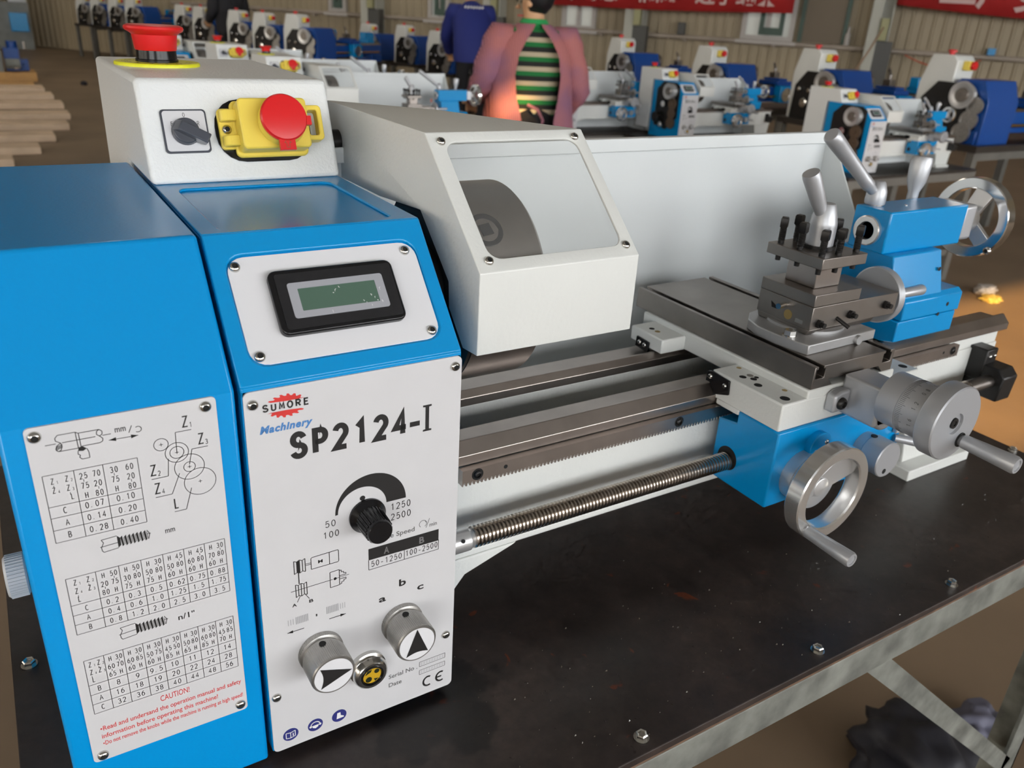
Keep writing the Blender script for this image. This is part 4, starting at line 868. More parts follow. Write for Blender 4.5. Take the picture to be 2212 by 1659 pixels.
# compound slide
sw = MB(); a0 = math.radians(118)
pts = [(437 + 6, 0.2)] + [(484 - 50 * math.cos(t_) * 1.0, 40 + 42 * math.sin(t_)) for t_ in [math.radians(a) for a in range(-52, 95, 12)]] + [(528, 62), (528, 1.5)]
sw = MB().prism([(441, -0.5), (437.5, 14), (435.5, 30), (436, 50), (442, 66), (456, 78), (484, 84), (512, 80), (528, 66), (528, 2), (506, 1)], 'z', 200, 208.6).build('swivel_base', 'swivel_iron', lathe, bevel=0.8)
MB().rev([(0, 4), (9, 4)], (503, -2, 204), (0, 1, 0), 16).rev([(0, 33), (2.2, 33), (2.2, 0)], (486, 43, 208.6), 'z', 48).build('swivel_ring', 'swivel_iron', sw)
bolt = MB().rev([(0, 5.6), (1, 5.6)], (443, 22, 208.6), 'z', 20).rev([(1, 5.2), (5, 5.2), (5.5, 4.4), (5.5, 0)], (443, 22, 208.6), 'z', 6).build('swivel_bolt', 'screw_steel', lathe, smooth=0)
lo = MB(); lo.box(456.5, 567, 14.2, 71.5, 213.5, 233.2); lo.prism([(17, 208.8), (14.4, 213.5), (71, 213.5), (69, 208.8)], 'x', 457, 540)
lo = lo.build('compound_base', 'slide_steel', lathe, bevel=0.5)
FL = frame((456.5, 0, 0), (0, -1, 0), (0, 0, 1)); FF = frame((0, 14.2, 0), (1, 0, 0), (0, 0, 1))
for x, z in ((466, 218.6), (505, 221.5), (551, 224)):
    g = MB(); g.rev([(0, 3.8), (3, 3.8)], (x, 14.2, z), '-y', 6); g.rod((x, 11.2, z), (x, 7.4, z), 2.2, 14); g.build('gib_screw', 'black_iron', lo)
MB().rod((489, 14.4, 220), (493, 4, 214.5), 1.7, 12).build('locking_pin', 'black_iron', lo)
MB().cyl((456.5, 38, 220), '-x', 4.2, 0.3, 24).build('brass_plug', 'brass', lo)
g = MB(); g.rod((456.5, 43, 227), (446, 41, 227.5), 2.4, 14); g.build('stop_screw', 'screw_steel', lo)
MB().box(456.2, 456.6, 22, 30, 216.4, 219.8).build('gib_slot', 'screw_steel', lo, smooth=0); MB().prism([(50, 221), (56, 221), (57.5, 226), (53, 224)], 'x', 456.2, 456.6).build('dovetail_gap', 'hole', lo, smooth=0)
tp = MB(); tp.box(456.5, 513.5, 14.4, 71.5, 233.4, 243.5); tp = tp.build('compound_slide', 'slide_steel', lathe, bevel=0.5)
cw = MB().rev([(0, 10), (6, 10), (6, 24.5), (7, 25.5), (13, 25.5), (14, 24.5), (14, 20), (10, 18), (10, 0)], (567, 40, 222), 'x', 48).build('compound_wheel', 'cast_aluminium', lathe)
crank((581, 27, 225), 'x', 42, 4.2, cw)
# tool post
post = MB(); post.box(469.5, 500.5, 28, 59, 243.5, 264.6); post = post.build('tool_post', 'ground_steel', lathe, bevel=0.6)
MB().box(456, 510.5, 14.6, 72.4, 264.4, 273.6).build('tool_post_plate', 'slide_steel', post, bevel=0.6); MB().rev([(0, 13.5), (3, 13.5), (3, 0)], (484, 43.5, 273.6), 'z', 36).build('post_washer', 'black_iron', post)
scm = MB(); scm.rod((0, 0, -6), (0, 0, 14), 2.6, 12)
for z in range(8): scm.rev([(0, 2.6), (0.5, 3.0), (1.0, 2.6)], (0, 0, 2 + z * 1.25), 'z', 12)
scm.rev([(12, 3.0), (13.5, 4.3), (20, 4.3), (21.2, 3.4)], (0, 0, 0), 'z', 4); scm.rev([(-15, 2.2), (-9.5, 2.4), (-9, 2.6)], (0, 0, 0), 'z', 12); scm.rod((0, 0, -10), (0, 0, -5), 3.2, 12)
scme = scm.mesh('clamp_screw'); scme.materials.append(MATS['black_iron']); scme.shade_smooth(); scme.set_sharp_from_angle(angle=0.6)
for x, y, dz in ((462, 22, 0), (462, 44, 1), (463, 65, 0.5), (482, 65.5, 1), (481, 21, 0), (504.5, 22, 0.5), (504.5, 43, 1), (504, 65, -1)):
    o = bpy.data.objects.new('clamp_screw', scme); COL.objects.link(o); o.parent = post; o.location = Vector((x, y, 273.6 + dz)) * 0.001; o.rotation_euler = (0, 0, random.uniform(0.2, 0.9))
lv = MB().rev([(0, 11.2), (17, 11.2), (20, 10.8), (33, 7.6), (34.5, 6.6), (34.5, 0)], (484, 43.5, 275.5), 'z', 40).build('tool_post_lever', 'cast_aluminium', lathe)
dv = Vector((-0.52, 0.06, 0.85)).normalized(); b0 = Vector((480.5, 43.5, 300))
MB().rev([(0, 5), (8, 5.2), (14, 6.2), (38, 7.4), (41, 6.8), (41.6, 0)], tuple(b0), tuple(dv), 24).build('lever_arm', 'cast_aluminium', lv)
# --- tailstock
ts = MB(); ts.box(607, 730, 65, 104.5, 249, 288.6); ts = ts.build('tailstock', 'blue_cast', lathe, bevel=1.6)
g = MB(); g.add([(612, 45, 207), (690, 45, 207), (690, 125, 207), (612, 125, 207), (612, 56, 249.5), (688, 56, 249.5), (688, 112, 249.5), (612, 112, 249.5)], [(0, 3, 2, 1), (4, 5, 6, 7), (0, 1, 5, 4), (1, 2, 6, 5), (2, 3, 7, 6), (3, 0, 4, 7)])
g.build('tailstock_column', 'blue_cast', ts, bevel=1.4)
g = MB(); g.prism([(42, 187.4), (42, 206), (47, 210), (125, 210), (128, 187.4)], 'x', 628, 722); g.build('tailstock_base', 'blue_cast', ts, bevel=1.2)
g = MB(); g.prism([(43, 165.5), (43, 186.6), (128, 186.6), (128, 162.2), (57.5, 162.2)], 'x', 626, 720); g.build('tailstock_sole', 'blue_cast', ts, bevel=1.2)
ql = MB().rev([(0, 14), (-3.5, 14), (-4.2, 13), (-4.2, 8.6), (40, 5.0), (40, 0)], (607, 85, 268), 'x', 40).build('quill', 'polished', ts)

for x, z, r in ((700, 196, 2.2), (682, 232, 2.2), (688, 187, 2.0)): MB().cyl((x, 41.95 if z < 210 else 49.5, z), '-y', r, 0.12, 16).build('tapped_hole', 'hole', ts, smooth=0)
MB().cyl((655, 84, 288.6), 'z', 1.6, 0.4, 14).build('oil_nipple', 'screw_steel', ts)
MB().prism([(67, 251), (67, 286.5), (103, 286.5), (103, 251)], 'x', 730, 752).build('quill_bracket', 'cast_aluminium', lathe, bevel=3.5, seg=3)
tw = handwheel((784, 85, 268), 'x', 41, 30, 13, 16, 34, 'tailstock_handwheel', 'chrome', [((0, -0.3, 0.95), 8, 10), ((0, 0.95, -0.5), 8, 9), ((0, -0.7, -0.8), 7, 8)])
screw(frame((771, 0, 0), (0, -1, 0), (0, 0, 1)), -56, 240, 4.0, tw, 0.5)
lv = MB().rev([(0, 9.2), (3, 9.6), (12, 9.0), (20, 6.2), (21.5, 5.0), (21.5, 0)], (624, 97, 289.5), 'z', 32).build('quill_lock_lever', 'cast_aluminium', lathe)
MB().cyl((624, 97, 288), 'z', 8.2, 2, 28).build('lever_washer', 'slide_steel', lv)
dv = (Vector((540, 97, 355)) - Vector((618, 97, 301))).normalized()
MB().rev([(2, 4.6), (10, 5.0), (11, 6.0), (22, 6.2), (23, 5.8), (85, 7.6), (93, 7.6), (95, 6.2), (95, 0)], (618, 97, 301), tuple(dv), 26).build('lever_arm', 'cast_aluminium', lv)
lv = MB().rev([(-60, 5), (4, 5.4), (14, 9.2), (34, 10.8), (38, 9.6), (39, 0)], (701, 109, 290), (0.12, 0.06, 1), 28).build('clamp_lever', 'cast_aluminium', lathe)
MB().rod((722, 80, 190), (734, 80, 190), 5, 20).build('set_over_screw', 'cast_aluminium', lathe); MB().rod((690, 80, 225), (701, 80, 225), 5.5, 20).build('set_over_screw', 'cast_aluminium', lathe)
MB().rev([(0, 2.6), (10, 2.8), (12, 2)], (601, 116, 240), 'z', 14).build('coolant_nipple', 'orange_plastic', lathe)
# --- splash guard behind the lathe
sp = MB(); sp.box(128, 714, 235, 236.5, -8, 332); sp.box(128, 716, 229, 238, 323, 335)
sp.prism([(236, 334), (228, 334), (205, 296), (168, 240), (160, 200), (160, -8), (236, -8)], 'x', 713, 715); sp = sp.build('splash_guard', 'white_sheet', lathe, bevel=0.8)

for o in COL.objects:
    if o.name.split('.')[0] in ('plate_print', 'warning_print', 'panel_print', 'grey_print', 'faint_print', 'white_print', 'safety_icons', 'logo_gear', 'dial_marks', 'dial_numbers', 'knurling', 'grip_ribs', 'film_scratches', 'oil_trace', 'disc_lettering', 'switch_letters'): o['kind'] = 'stuff'

# ------------------------------------------------------------------ benches and lathes further back
def bg_bench(label, x0, x1, y0, y1, z, group=None):
    b = thing('work_bench', label, 'workbench', ((x0 + x1) / 2, (y0 + y1) / 2, FLOOR), 0, group)
    X0, X1, Y0, Y1, Z = x0 * 1000, x1 * 1000, y0 * 1000, y1 * 1000, z * 1000; F = FLOOR * 1000
    MB().box(X0, X1, Y0, Y1, Z - 14, Z).build('bench_top', 'dark_top', b, smooth=0)
    for y in (Y0, Y1 - 5): MB().box(X0, X1, y, y + 5, Z - 55, Z - 14).build('rail', 'bench_steel', b, smooth=0)
    for x in (X0, X1 - 5): MB().box(x, x + 5, Y0 + 5, Y1 - 5, Z - 55, Z - 14).build('side_rail', 'bench_steel', b, smooth=0)
    for x in (X0, X1 - 50):
        for y in (Y0, Y1 - 50): MB().box(x, x + 50, y, y + 50, F, Z - 55).build('leg', 'bench_steel', b, smooth=0)
    MB().box(X0 + 50, X1 - 50, Y0 + 10, Y0 + 45, F + 150, F + 185).build('foot_rail', 'bench_steel', b, smooth=0)
    return b
SKIP = ('gear_cover', 'cover_knob', 'data_plate', 'screw', 'knurling', 'dial_marks', 'dial_numbers', 'grip_ribs', 'film_scratches', 'counterbore', 'dowel_hole', 'screw_well', 'oil_plug', 'pin_hole', 'tapped_hole',
        'faint_print', 'white_print', 'disc_lettering', 'switch_letters', 'tab_arrow', 'oil_trace', 'handle_shadow_gap', 'lead_screw', 'gear_rack', 'centre_screw')
def gear_train(root):
    MB().prism([(30, 120), (30, 300), (60, 316), (180, 316), (230, 270), (230, 60), (120, 40)], 'x', -5, -1.4).build('gear_plate', 'black_iron', root, smooth=0)
    MB().rev([(0, 40), (10, 44), (12, 34), (22, 38), (24, 30), (36, 46), (40, 46), (40, 30), (36, 14), (36, 0)], (-5, 88, 267), '-x', 36).build('spindle_pulley', 'satin_chrome', root)
    MB().rev([(0, 24), (6, 22), (6, 8), (2, 7), (2, 0)], (-43, 88, 267), '-x', 24).build('pulley_hub', 'slide_steel', root)
    for y, z, r, t, m_ in ((62, 196, 34, -26, 'gear_brown'), (58, 142, 30, -30, 'gear_brown'), (62, 88, 34, -26, 'gear_brown'), (140, 190, 18, -30, 'chrome'), (140, 70, 18, -34, 'chrome')):
        g = MB(); n = 40; prof = []
        for i in range(n):
            a = 2 * PI * i / n
            for da, rr in ((0, r), (0.04, r), (0.07, r - 2.5), (0.12, r - 2.5)): prof.append((y + rr * math.cos(a + da), z + rr * math.sin(a + da)))
        g.prism(prof, 'x', t, t + 12); g.rod((t - 6, y, z), (-4, y, z), 7, 16); g.build('change_gear' if m_ == 'gear_brown' else 'belt_roller', m_, root, smooth=30)
    MB().rod((-5, 190, 110), (-40, 190, 110), 30, 32).build('motor_pulley', 'black_iron', root)
OFF = Vector((0.3, 0.1, TZ * 0.001))
bgp = copy_tree(lathe, None, SKIP); gear_train(bgp)
small_specs = [  # panel top-left pixel (local 0,0,253), bench height, label
    ((1882, 263), (0, 0, 0.253), 4.0, 'blue and white bench lathe with open gears, right of the tailstock levers'),
    ((1476, 206), (0, 0, 0.253), 5.1, 'blue and white bench lathe with open gears behind the white splash guard'),
    ((1215, 190), (0, 0, 0.253), 5.95, 'blue and white bench lathe whose headstock the person in pink hides'),
    ((627, 144), (0.083, 0.21, 0.352), 2.9, 'white bench lathe just behind the control box, guard window visible'),
    ((513, 115), (0.083, 0.21, 0.352), 3.6, 'white bench lathe second behind the red emergency stop button'),
    ((372, 92), (0.083, 0.21, 0.352), 4.3, 'white bench lathe farthest behind the red emergency stop button')]
for i, (px, loc, D, lab) in enumerate(small_specs):
    r = bgp if i == 0 else copy_tree(bgp)
    base = PX(px[0], px[1], D) - Vector(loc)
    zb = -0.225 if i < 3 else -0.15
    # keep the pixel, settle on the bench height
    base = PXZ(px[0], px[1], zb + 0.008 + loc[2]) - Vector(loc) if True else base
    r.location = base + OFF; tag(r, lab, 'lathe', 'blue and white bench lathes further back')
    bg_bench('low steel bench under the ' + ['lathe right of the tailstock', 'lathe behind the splash guard', 'lathe hidden by the pink smock', 'nearest white lathe behind the control box', 'second white lathe behind the stop button', 'third white lathe behind the stop button'][i],
             base.x - 0.16, base.x + 0.95, base.y - 0.06, base.y + (0.31 if i == 1 else 0.44), zb, 'benches of the lathes further back')
# --- larger navy lathes
def big_lathe():
    r = thing('engine_lathe', 'navy lathe', 'lathe', (0, 0, 0))
    MB().prism([(-20, 0), (-20, 250), (30, 372), (190, 372), (230, 330), (230, 0)], 'x', 0, 330).build('headstock', 'navy', r, bevel=4)
    g = MB(); g.box(0, 1250, 20, 60, 60, 190); g.box(0, 1250, 150, 190, 60, 190); g.box(0, 1250, 60, 150, 90, 110); g.box(-10, 200, 0, 220, 0, 80); g.box(1050, 1250, 0, 220, 0, 80); g.build('bed', 'navy', r, bevel=5)
    for y in (30, 165): MB().prism([(y - 14, 190), (y, 206), (y + 14, 190)], 'x', 330, 1250).build('way', 'ground_steel', r, smooth=0)
    MB().prism([(40, 60), (40, 280), (110, 345), (330, 345), (420, 240), (430, 0), (200, 0)], 'x', -12, -2).build('gear_plate', 'black_iron', r, smooth=0)
    MB().prism([(240, 150), (240, 470), (270, 500), (420, 500), (470, 330), (470, 0), (440, 0), (440, 150)], 'x', 0, 190).build('control_box', 'cream', r, bevel=8)
    MB().rev([(0, 60), (16, 66), (18, 56), (34, 62), (36, 54), (60, 80), (66, 80), (66, 56), (58, 30), (58, 24), (40, 22), (40, 0)], (-12, 118, 282), '-x', 40).build('spindle_pulley', 'satin_chrome', r)
    MB().rev([(0, 44), (10, 40), (10, 14), (4, 12), (4, 0)], (-72, 118, 282), '-x', 28).build('pulley_hub', 'slide_steel', r)
    for y, z, rr, t, m_ in ((40, 225, 52, -46, 'knurl'), (62, 140, 58, -36, 'knurl'), (84, 62, 60, -50, 'knurl')):
        g = MB(); g.rev([(0, rr), (16, rr), (16, rr * 0.82), (12, rr * 0.8), (12, 0)], (t + 20, y, z), '-x', 40); g.rod((t + 20, y, z), (-4, y, z), 12, 16); g.build('change_gear', m_, r)
    for y, z, rr in ((300, 120, 34), (360, 215, 16), (270, 210, 16), (230, 60, 14)): MB().rev([(0, rr), (26, rr), (30, rr * 0.7), (30, 0)], (-12, y, z), '-x', 28).build('belt_roller', 'chrome', r)
    MB().rev([(0, 16), (14, 16), (16, 26), (26, 26), (30, 18), (30, 0)], (60, 330, 500), 'z', 24).build('emergency_stop', 'red_plastic', r)
    g = MB(); g.box(60, 116, 196, 242, 415, 470); g.build('stop_switch', 'yellow_plastic', r, bevel=6); MB().rev([(0, 20), (14, 26), (24, 22), (24, 0)], (88, 196, 445), '-y', 24).build('stop_button', 'red_plastic', r)
    MB().rev([(0, 80), (60, 80), (64, 74), (64, 20), (60, 0)], (330, 110, 290), 'x', 40).build('chuck', 'chuck_steel', r)
    g = MB(); g.box(600, 780, -20, 210, 205, 240); g.box(640, 740, 0, 190, 240, 262); g.build('saddle', 'navy', r, bevel=4)
    g = MB(); g.box(610, 770, -60, 20, 60, 205); g.build('apron', 'blue_cast', r, bevel=6)
    MB().rev([(0, 60), (12, 60), (12, 48), (6, 46), (6, 0)], (680, -62, 130), '-y', 36).build('carriage_handwheel', 'chrome', r)
    g = MB(); g.box(660, 720, 80, 150, 262, 310); g.rod((690, 115, 310), (690, 115, 350), 14, 20); g.rod((690, 115, 340), (640, 100, 390), 8, 14); g.build('tool_post', 'slide_steel', r, bevel=2)
    g = MB(); g.box(1000, 1170, 70, 150, 250, 330); g.box(1020, 1150, 40, 180, 206, 255); g.build('tailstock', 'blue_cast', r, bevel=6)
    MB().rev([(0, 55), (14, 55), (14, 44), (8, 42), (8, 0)], (1170, 110, 290), 'x', 36).build('tailstock_handwheel', 'chrome', r)
    MB().rod((330, -5, 110), (1180, -5, 110), 12, 16).build('lead_screw', 'bronze_glint', r)
    return r
bigp = big_lathe()
BIG = [((2080, 205), 5.0), ((1781, 178), 6.0), ((1543, 160), 7.1), ((1345, 133), 8.4), ((1056, 110), 9.9), ((960, 108), 10.6), ((886, 92), 11.6), ((806, 86), 12.6),
       ((664, 78), 9.2), ((590, 70), 10.2), ((532, 62), 11.0), ((452, 50), 12.2), ((410, 44), 13.0), ((300, 26), 14.0), ((262, 24), 14.6), ((222, 20), 15.2), ((190, 18), 15.8)]
BL = ['big navy lathe at the right edge under the second red banner', 'big navy lathe left of the pale column with its white control box', 'big navy lathe in front of the green framed window', 'big navy lathe nearest the right of the person in pink',
      'navy lathe directly left of the person in pink', 'navy lathe below the bending person in blue', 'navy lathe with white box just left of the person in blue', 'navy lathe fourth to the left of the person in pink',
      'navy lathe above the control box with long dark blue bed', 'navy lathe second in the row above the control box', 'navy lathe third in the row above the control box', 'navy lathe fourth in the row, next to the red button', 'navy lathe right beside the red emergency stop',
      'distant lathe just left of the red emergency stop', 'second distant lathe left of the emergency stop', 'third distant lathe left of the emergency stop', 'leftmost distant lathe of the far row']
for i, (px, D) in enumerate(BIG):
    r = bigp if i == 0 else copy_tree(bigp)
    pc = PX(px[0], px[1], D); base = pc - Vector((-0.06, 0.118, 0.282))
    if i > 3: r.rotation_euler = (0, 0, 0.55 if i > 7 else 0.35)
    r.location = base; tag(r, BL[i], 'lathe', 'navy lathes in rows at the back')
    st = thing('machine_stand', 'dark topped steel stand carrying the ' + ' '.join(BL[i].split()[:10]), 'stand', (base.x, base.y, FLOOR), 0, 'stands of the navy lathes')
    X, Y, Z = base.x * 1000, base.y * 1000, base.z * 1000
    MB().box(X - 60, X + 1300, Y - 60, Y + 500, Z - 40, Z).build('stand_top', 'dark_top', st, smooth=0)
    for x in (X - 50, X + 1240):
        for y in (Y - 50, Y + 440): MB().box(x, x + 50, y, y + 50, FLOOR * 1000, Z - 40).build('leg', 'bench_steel', st, smooth=0)
    MB().box(X, X + 1240, Y - 45, Y - 10, Z - 90, Z - 40).build('rail', 'bench_steel', st, smooth=0)
    st.rotation_euler = r.rotation_euler
# ------------------------------------------------------------------ back wall fittings
def WS(u, v):
    d = RT * ((u - 1106) / FPX) + UP * (-(v - 829.5) / FPX) + FW
    t = (WA - CAM).dot(wn) / d.dot(wn); P = CAM + d * t; return (P - WA).dot(wd) * 1000, P.z * 1000
W3 = frame(MMv(WA), wd, (0, 0, 1)) if WSGN > 0 else frame(MMv(WA), wd, (0, 0, 1)) @ Matrix.Scale(-1, 4, (0, 0, 1))   # w towards the hall
def wbox(mb, s0, s1, z0, z1, w0, w1): mb.M = W3; return mb.box(s0, s1, z0, z1, w0, w1)
pz = 205
pr_ = thing('wall_rail', 'long grey pipe rail running along the beige wall', 'pipe', tuple(WP(4, 0.1, pz / 1000)))
g = MB(W3); g.rod((-3000, pz, 70), (13500, pz, 70), 34, 14); g.build('pipe', 'pipe', pr_)
for s_ in range(-2500, 13500, 1400): wbox(MB(), s_, s_ + 50, pz - 60, pz + 20, -20, 80).build('bracket', 'pipe', pr_, smooth=0)
def window(n, u0, u1, vb, green, label):
    s0, zb = WS(u0, vb); s1, _ = WS(u1, vb); zt = zb + 1500
    g = MB(W3); fw = 70; hs = [[(s0 + fw + k * (s1 - s0 - fw) / 2, zb + fw), (s0 + (k + 1) * (s1 - s0 - fw) / 2, zb + fw), (s0 + (k + 1) * (s1 - s0 - fw) / 2, zt - fw), (s0 + fw + k * (s1 - s0 - fw) / 2, zt - fw)] for k in range(2)]
    o = struct(g.holed([(s0, zb), (s1, zb), (s1, zt), (s0, zt)], hs, -30, 40).build('window_%d' % n, 'frame_white', smooth=0), label)
    for k in range(2): wbox(MB(), hs[k][0][0], hs[k][1][0], zb + fw, zt - fw, -20, -12).build('pane', 'pane', o, smooth=0)
    wbox(MB(), s0 - 60, s1 + 60, zb - 50, zb, -30, 110).build('window_sill', 'frame_white', o, smooth=0)
    if green:
        g = MB(W3); a, b_ = s0 + (s1 - s0) * 0.34, s0 + (s1 - s0) * 0.80
        g.holed([(a, zb + 80), (b_, zb + 80), (b_, zt), (a, zt)], [[(a + 70, zb + 190), (b_ - 70, zb + 190), (b_ - 70, zt - 80), (a + 70, zt - 80)]], 40, 75).build('sash', 'frame_green', o, smooth=0)
window(7, 1213, 1286, 62, False, 'white framed window right of the person in pink')
window(8, 1598, 1712, 84, True, 'window with a dark green sash below the long banner')
window(9, 926, 972, 42, True, 'narrow window left of the person in blue')
window(10, 712, 750, 26, True, 'small window at the far left of the wall')
s0, zb = WS(1722, 84); s1, _ = WS(1826, 88)
o = struct(wbox(MB(), s0, s1, zb - 40, zb + 2200, -30, 20).build('door_1', 'door_brown', smooth=0), 'brown board panel beside the green framed window')
for s_ in (s0, s1 - 60): wbox(MB(), s_, s_ + 60, zb - 40, zb + 2200, 20, 50).build('door_frame', 'frame_green', o, smooth=0)
def column(u, label, wid=1.0):
    s_, _ = WS(u, 60)
    r = thing('steel_column', label, 'column', tuple(WP(s_ / 1000, 0.3, FLOOR)))
    wbox(MB(), s_ - 95 * wid, s_ - 75 * wid, FLOOR * 1000, 6900, 20, 330).build('flange', 'column_paint', r, smooth=0)
    wbox(MB(), s_ - 75 * wid, s_ + 75 * wid, FLOOR * 1000, 6900, 160, 175).build('web', 'column_paint', r, smooth=0)
    wbox(MB(), s_ + 75 * wid, s_ + 95 * wid, FLOOR * 1000, 6900, 20, 330).build('flange', 'column_paint', r, smooth=0)
    wbox(MB(), s_ - 205, s_ - 60, FLOOR * 1000, 6900, 330, 350).build('face_plate', 'column_paint', r, smooth=0)
    wbox(MB(), s_ - 60 * wid, s_ + 170 * wid, FLOOR * 1000, 330, 180, 345).build('column_side_box', 'column_dark', r, smooth=0)  # dark box along the right side of the column
    wbox(MB(), s_ - 50, s_ + 60, 340, 640, 180, 400).build('switch_box', 'box_olive', r, smooth=0)
    return r
column(1908, 'pale steel column with a dark box on its side between the two red banners'); column(1385, 'steel column with olive switch box under the long banner'); column(1082, 'steel column behind the person in pink'); column(822, 'dark steel column at the left of the wall')
def banner(u0, u1, v0, v1, text, label, us, ue, bold):
    """v0, v1: lower edge at the two ends"""
    s0, z0_ = WS(u0, v0); s1, z1_ = WS(u1, v1); z = (z0_ + z1_) / 2; n = 24; H = 760
    r = thing('banner', label, 'banner', tuple(WP((s0 + s1) / 2000, 0.42, z / 1000)))
    g = MB(W3); A = []; B = []
    for i in range(n + 1):
        t = i / n; s_ = s0 + (s1 - s0) * t; off = 415 + 14 * math.sin(i * 1.7); zz = z0_ + (z1_ - z0_) * t - 26 * math.sin(PI * t)
        A.append((s_, zz, off)); B.append((s_, zz + H, off + 6 * math.sin(i * 2.3)))
    g.add(A + B, [(i, i + 1, n + 2 + i, n + 1 + i) for i in range(n)]); o = g.build('cloth', 'banner_red', r); so_ = o.modifiers.new('thick', 'SOLIDIFY'); so_.thickness = 0.004
    g = Print(W3); g.W = 448
    a, _ = WS(us, v0); b_, _ = WS(ue, v1); zt = (z0_ + z1_) / 2
    chars = text; step = (b_ - a) / len(chars)
    for i, ch in enumerate(chars):
        if ch != ' ': g.T(ch, a + step * (i + 0.5), zt + 105 + (z1_ - z0_) * ((i + 0.5) / len(chars) - 0.5), step * 0.74, None, bold=bold, nar=1.0)
    g.build('lettering', 'banner_ink', r, smooth=0)
banner(1168, 1716, 9, 30, '上下城志 情愿多近了细来', 'long red banner with pale Chinese lettering above the windows', 1196, 1680, 0.02)
banner(1935, 2420, 12, 58, '生产安全', 'red banner with large pale Chinese characters at the right edge', 2020, 2330, 0.03)
g = MB(W3); a, za = WS(1955, 113); b_, _ = WS(2120, 118)
tag(MB().sweep([tuple(W3 @ Vector((a + (b_ - a) * i / 12, pz - 40 - 130 * math.sin(PI * i / 12), 120))) for i in range(13)], 9, 6).build('hanging_cable', 'cable_orange'), 'orange cable drooping below the wall pipe at right', 'cable')
p0 = PX(1908, 60, 11.0); p1 = PX(1842, 160, 9.0)
tag(MB().sweep([MMv(p0), MMv((p0 + p1) / 2 + Vector((0, 0, -0.02))), MMv(p1)], 14, 6).build('slanting_cord', 'cable_tan'), 'tan cord slanting down beside the pale column', 'cord')
s_, z_ = WS(2141, 108); tag(wbox(MB(), s_ - 50, s_ + 50, 240, 330, 30, 110).build('junction_box', 'blue_cast', smooth=0), 'small blue box standing on the wall pipe', 'box')
s_, z_ = WS(1473, 72); tag(wbox(MB(), s_ - 60, s_ + 60, 240, 420, 30, 130).build('control_case', 'column_dark', bevel=8), 'dark case on the wall pipe right of the middle column', 'case')
s_, z_ = WS(1830, 85); tag(MB(W3).rev([(0, 40), (150, 40), (190, 18), (260, 18), (260, 0)], (s_, 240, 70), 'y', 16).build('bottle', 'frame_white'), 'pale bottle on the wall pipe left of the pale column', 'bottle')
# ------------------------------------------------------------------ left side: boards, castings, cartons
brd = [(345, 30), (318, 88), (292, 120), (268, 150), (246, 152), (224, 138), (205, 116), (190, 96), (179, 74)]
BLb = ['nearest pale wooden board on the floor at the left edge', 'second pale board on the floor at left', 'third pale board of the stack at left', 'longest pale board of the stack at left', 'fifth pale board at left with bright upper face', 'sixth pale board of the floor stack', 'seventh pale board, below the brown one', 'eighth board of the floor stack', 'farthest brownish board below the blue castings']
for i, (v, u) in enumerate(brd):
    P = PXZ(u, v, FLOOR + 0.06); D = 0.24 + 0.025 * i
    b = MB().box((P.x - 3.2) * 1000, P.x * 1000, P.y * 1000, (P.y + D) * 1000, FLOOR * 1000 + 1, FLOOR * 1000 + 60).build('wooden_board', 'wood_raw' if i == 8 else 'wood', bevel=6, smooth=0)
    tag(b, BLb[i], 'board', 'boards stacked on the floor at left')
def clutter(name, label, cat, P, parts):
    r = thing(name, label, cat, tuple(P))
    for nm, m_, sh in parts:
        g = MB(Matrix.Translation(MMv(P)))
        for k in sh:
            if k[0] == 'b': g.box(*k[1:])
            else: g.rod(k[1], k[2], k[3], 14)
        g.build(nm, m_, r, bevel=4, smooth=30)
    return r
P = PXZ(28, 172, FLOOR)
clutter('casting_pallet', 'pallet of grey and blue iron castings above the boards at left', 'castings', P, [('pallet', 'wood_raw', [('b', -900, 300, -300, 300, 0, 120)]), ('casting', 'iron_grey', [('b', -330, -90, -200, 200, 120, 400), ('c', (-190, -60, 400), (-190, -60, 560), 110), ('b', -880, -350, -200, 100, 120, 520), ('c', (-60, -210, 230), (120, -210, 230), 70)]), ('painted_casting', 'navy', [('b', -60, 130, -120, 180, 130, 430), ('c', (60, 0, 430), (60, 0, 520), 70), ('b', 130, 230, -100, 120, 130, 280)]), ('shaft', 'chrome', [('c', (-420, -220, 300), (-420, -260, 300), 50), ('c', (60, -220, 200), (60, -260, 200), 40), ('c', (210, -100, 420), (210, -100, 520), 20)])])
P = PXZ(28, 104, FLOOR)
clutter('parts_table', 'far grey table with blue parts in the top left corner', 'table', P, [('table_body', 'iron_grey', [('b', -1500, 400, -300, 300, 0, 900)]), ('blue_part', 'blue_cast', [('b', 20, 340, -420, -310, 350, 700)]), ('bag', 'white_plastic', [('b', -700, -300, -200, 200, 900, 1500), ('b', 60, 380, -200, 200, 900, 1150)])])
P = PXZ(88, 92, FLOOR)
clutter('carton', 'tall brown carton standing far left on the floor', 'carton', P, [('box', 'carton', [('b', -220, 250, -200, 300, 0, 1300)]), ('flap', 'wood_raw', [('b', -220, 250, -215, -200, 1000, 1300)])])
P = PXZ(148, 90, FLOOR)
clutter('steel_crate', 'grey open steel frame crate with dark blue inside at far left', 'crate', P, [('frame', 'bench_steel', [('b', -380, -300, -300, -220, 0, 900), ('b', 300, 380, -300, -220, 0, 900), ('b', -380, 380, -300, -220, 0, 90), ('b', -380, 380, -300, -220, 820, 900)]), ('load', 'dark_cloth', [('b', -300, 300, -200, 300, 20, 820)]), ('blue_load', 'navy', [('b', -250, 0, -240, -200, 200, 760)])])
P = PXZ(122, 80, FLOOR)
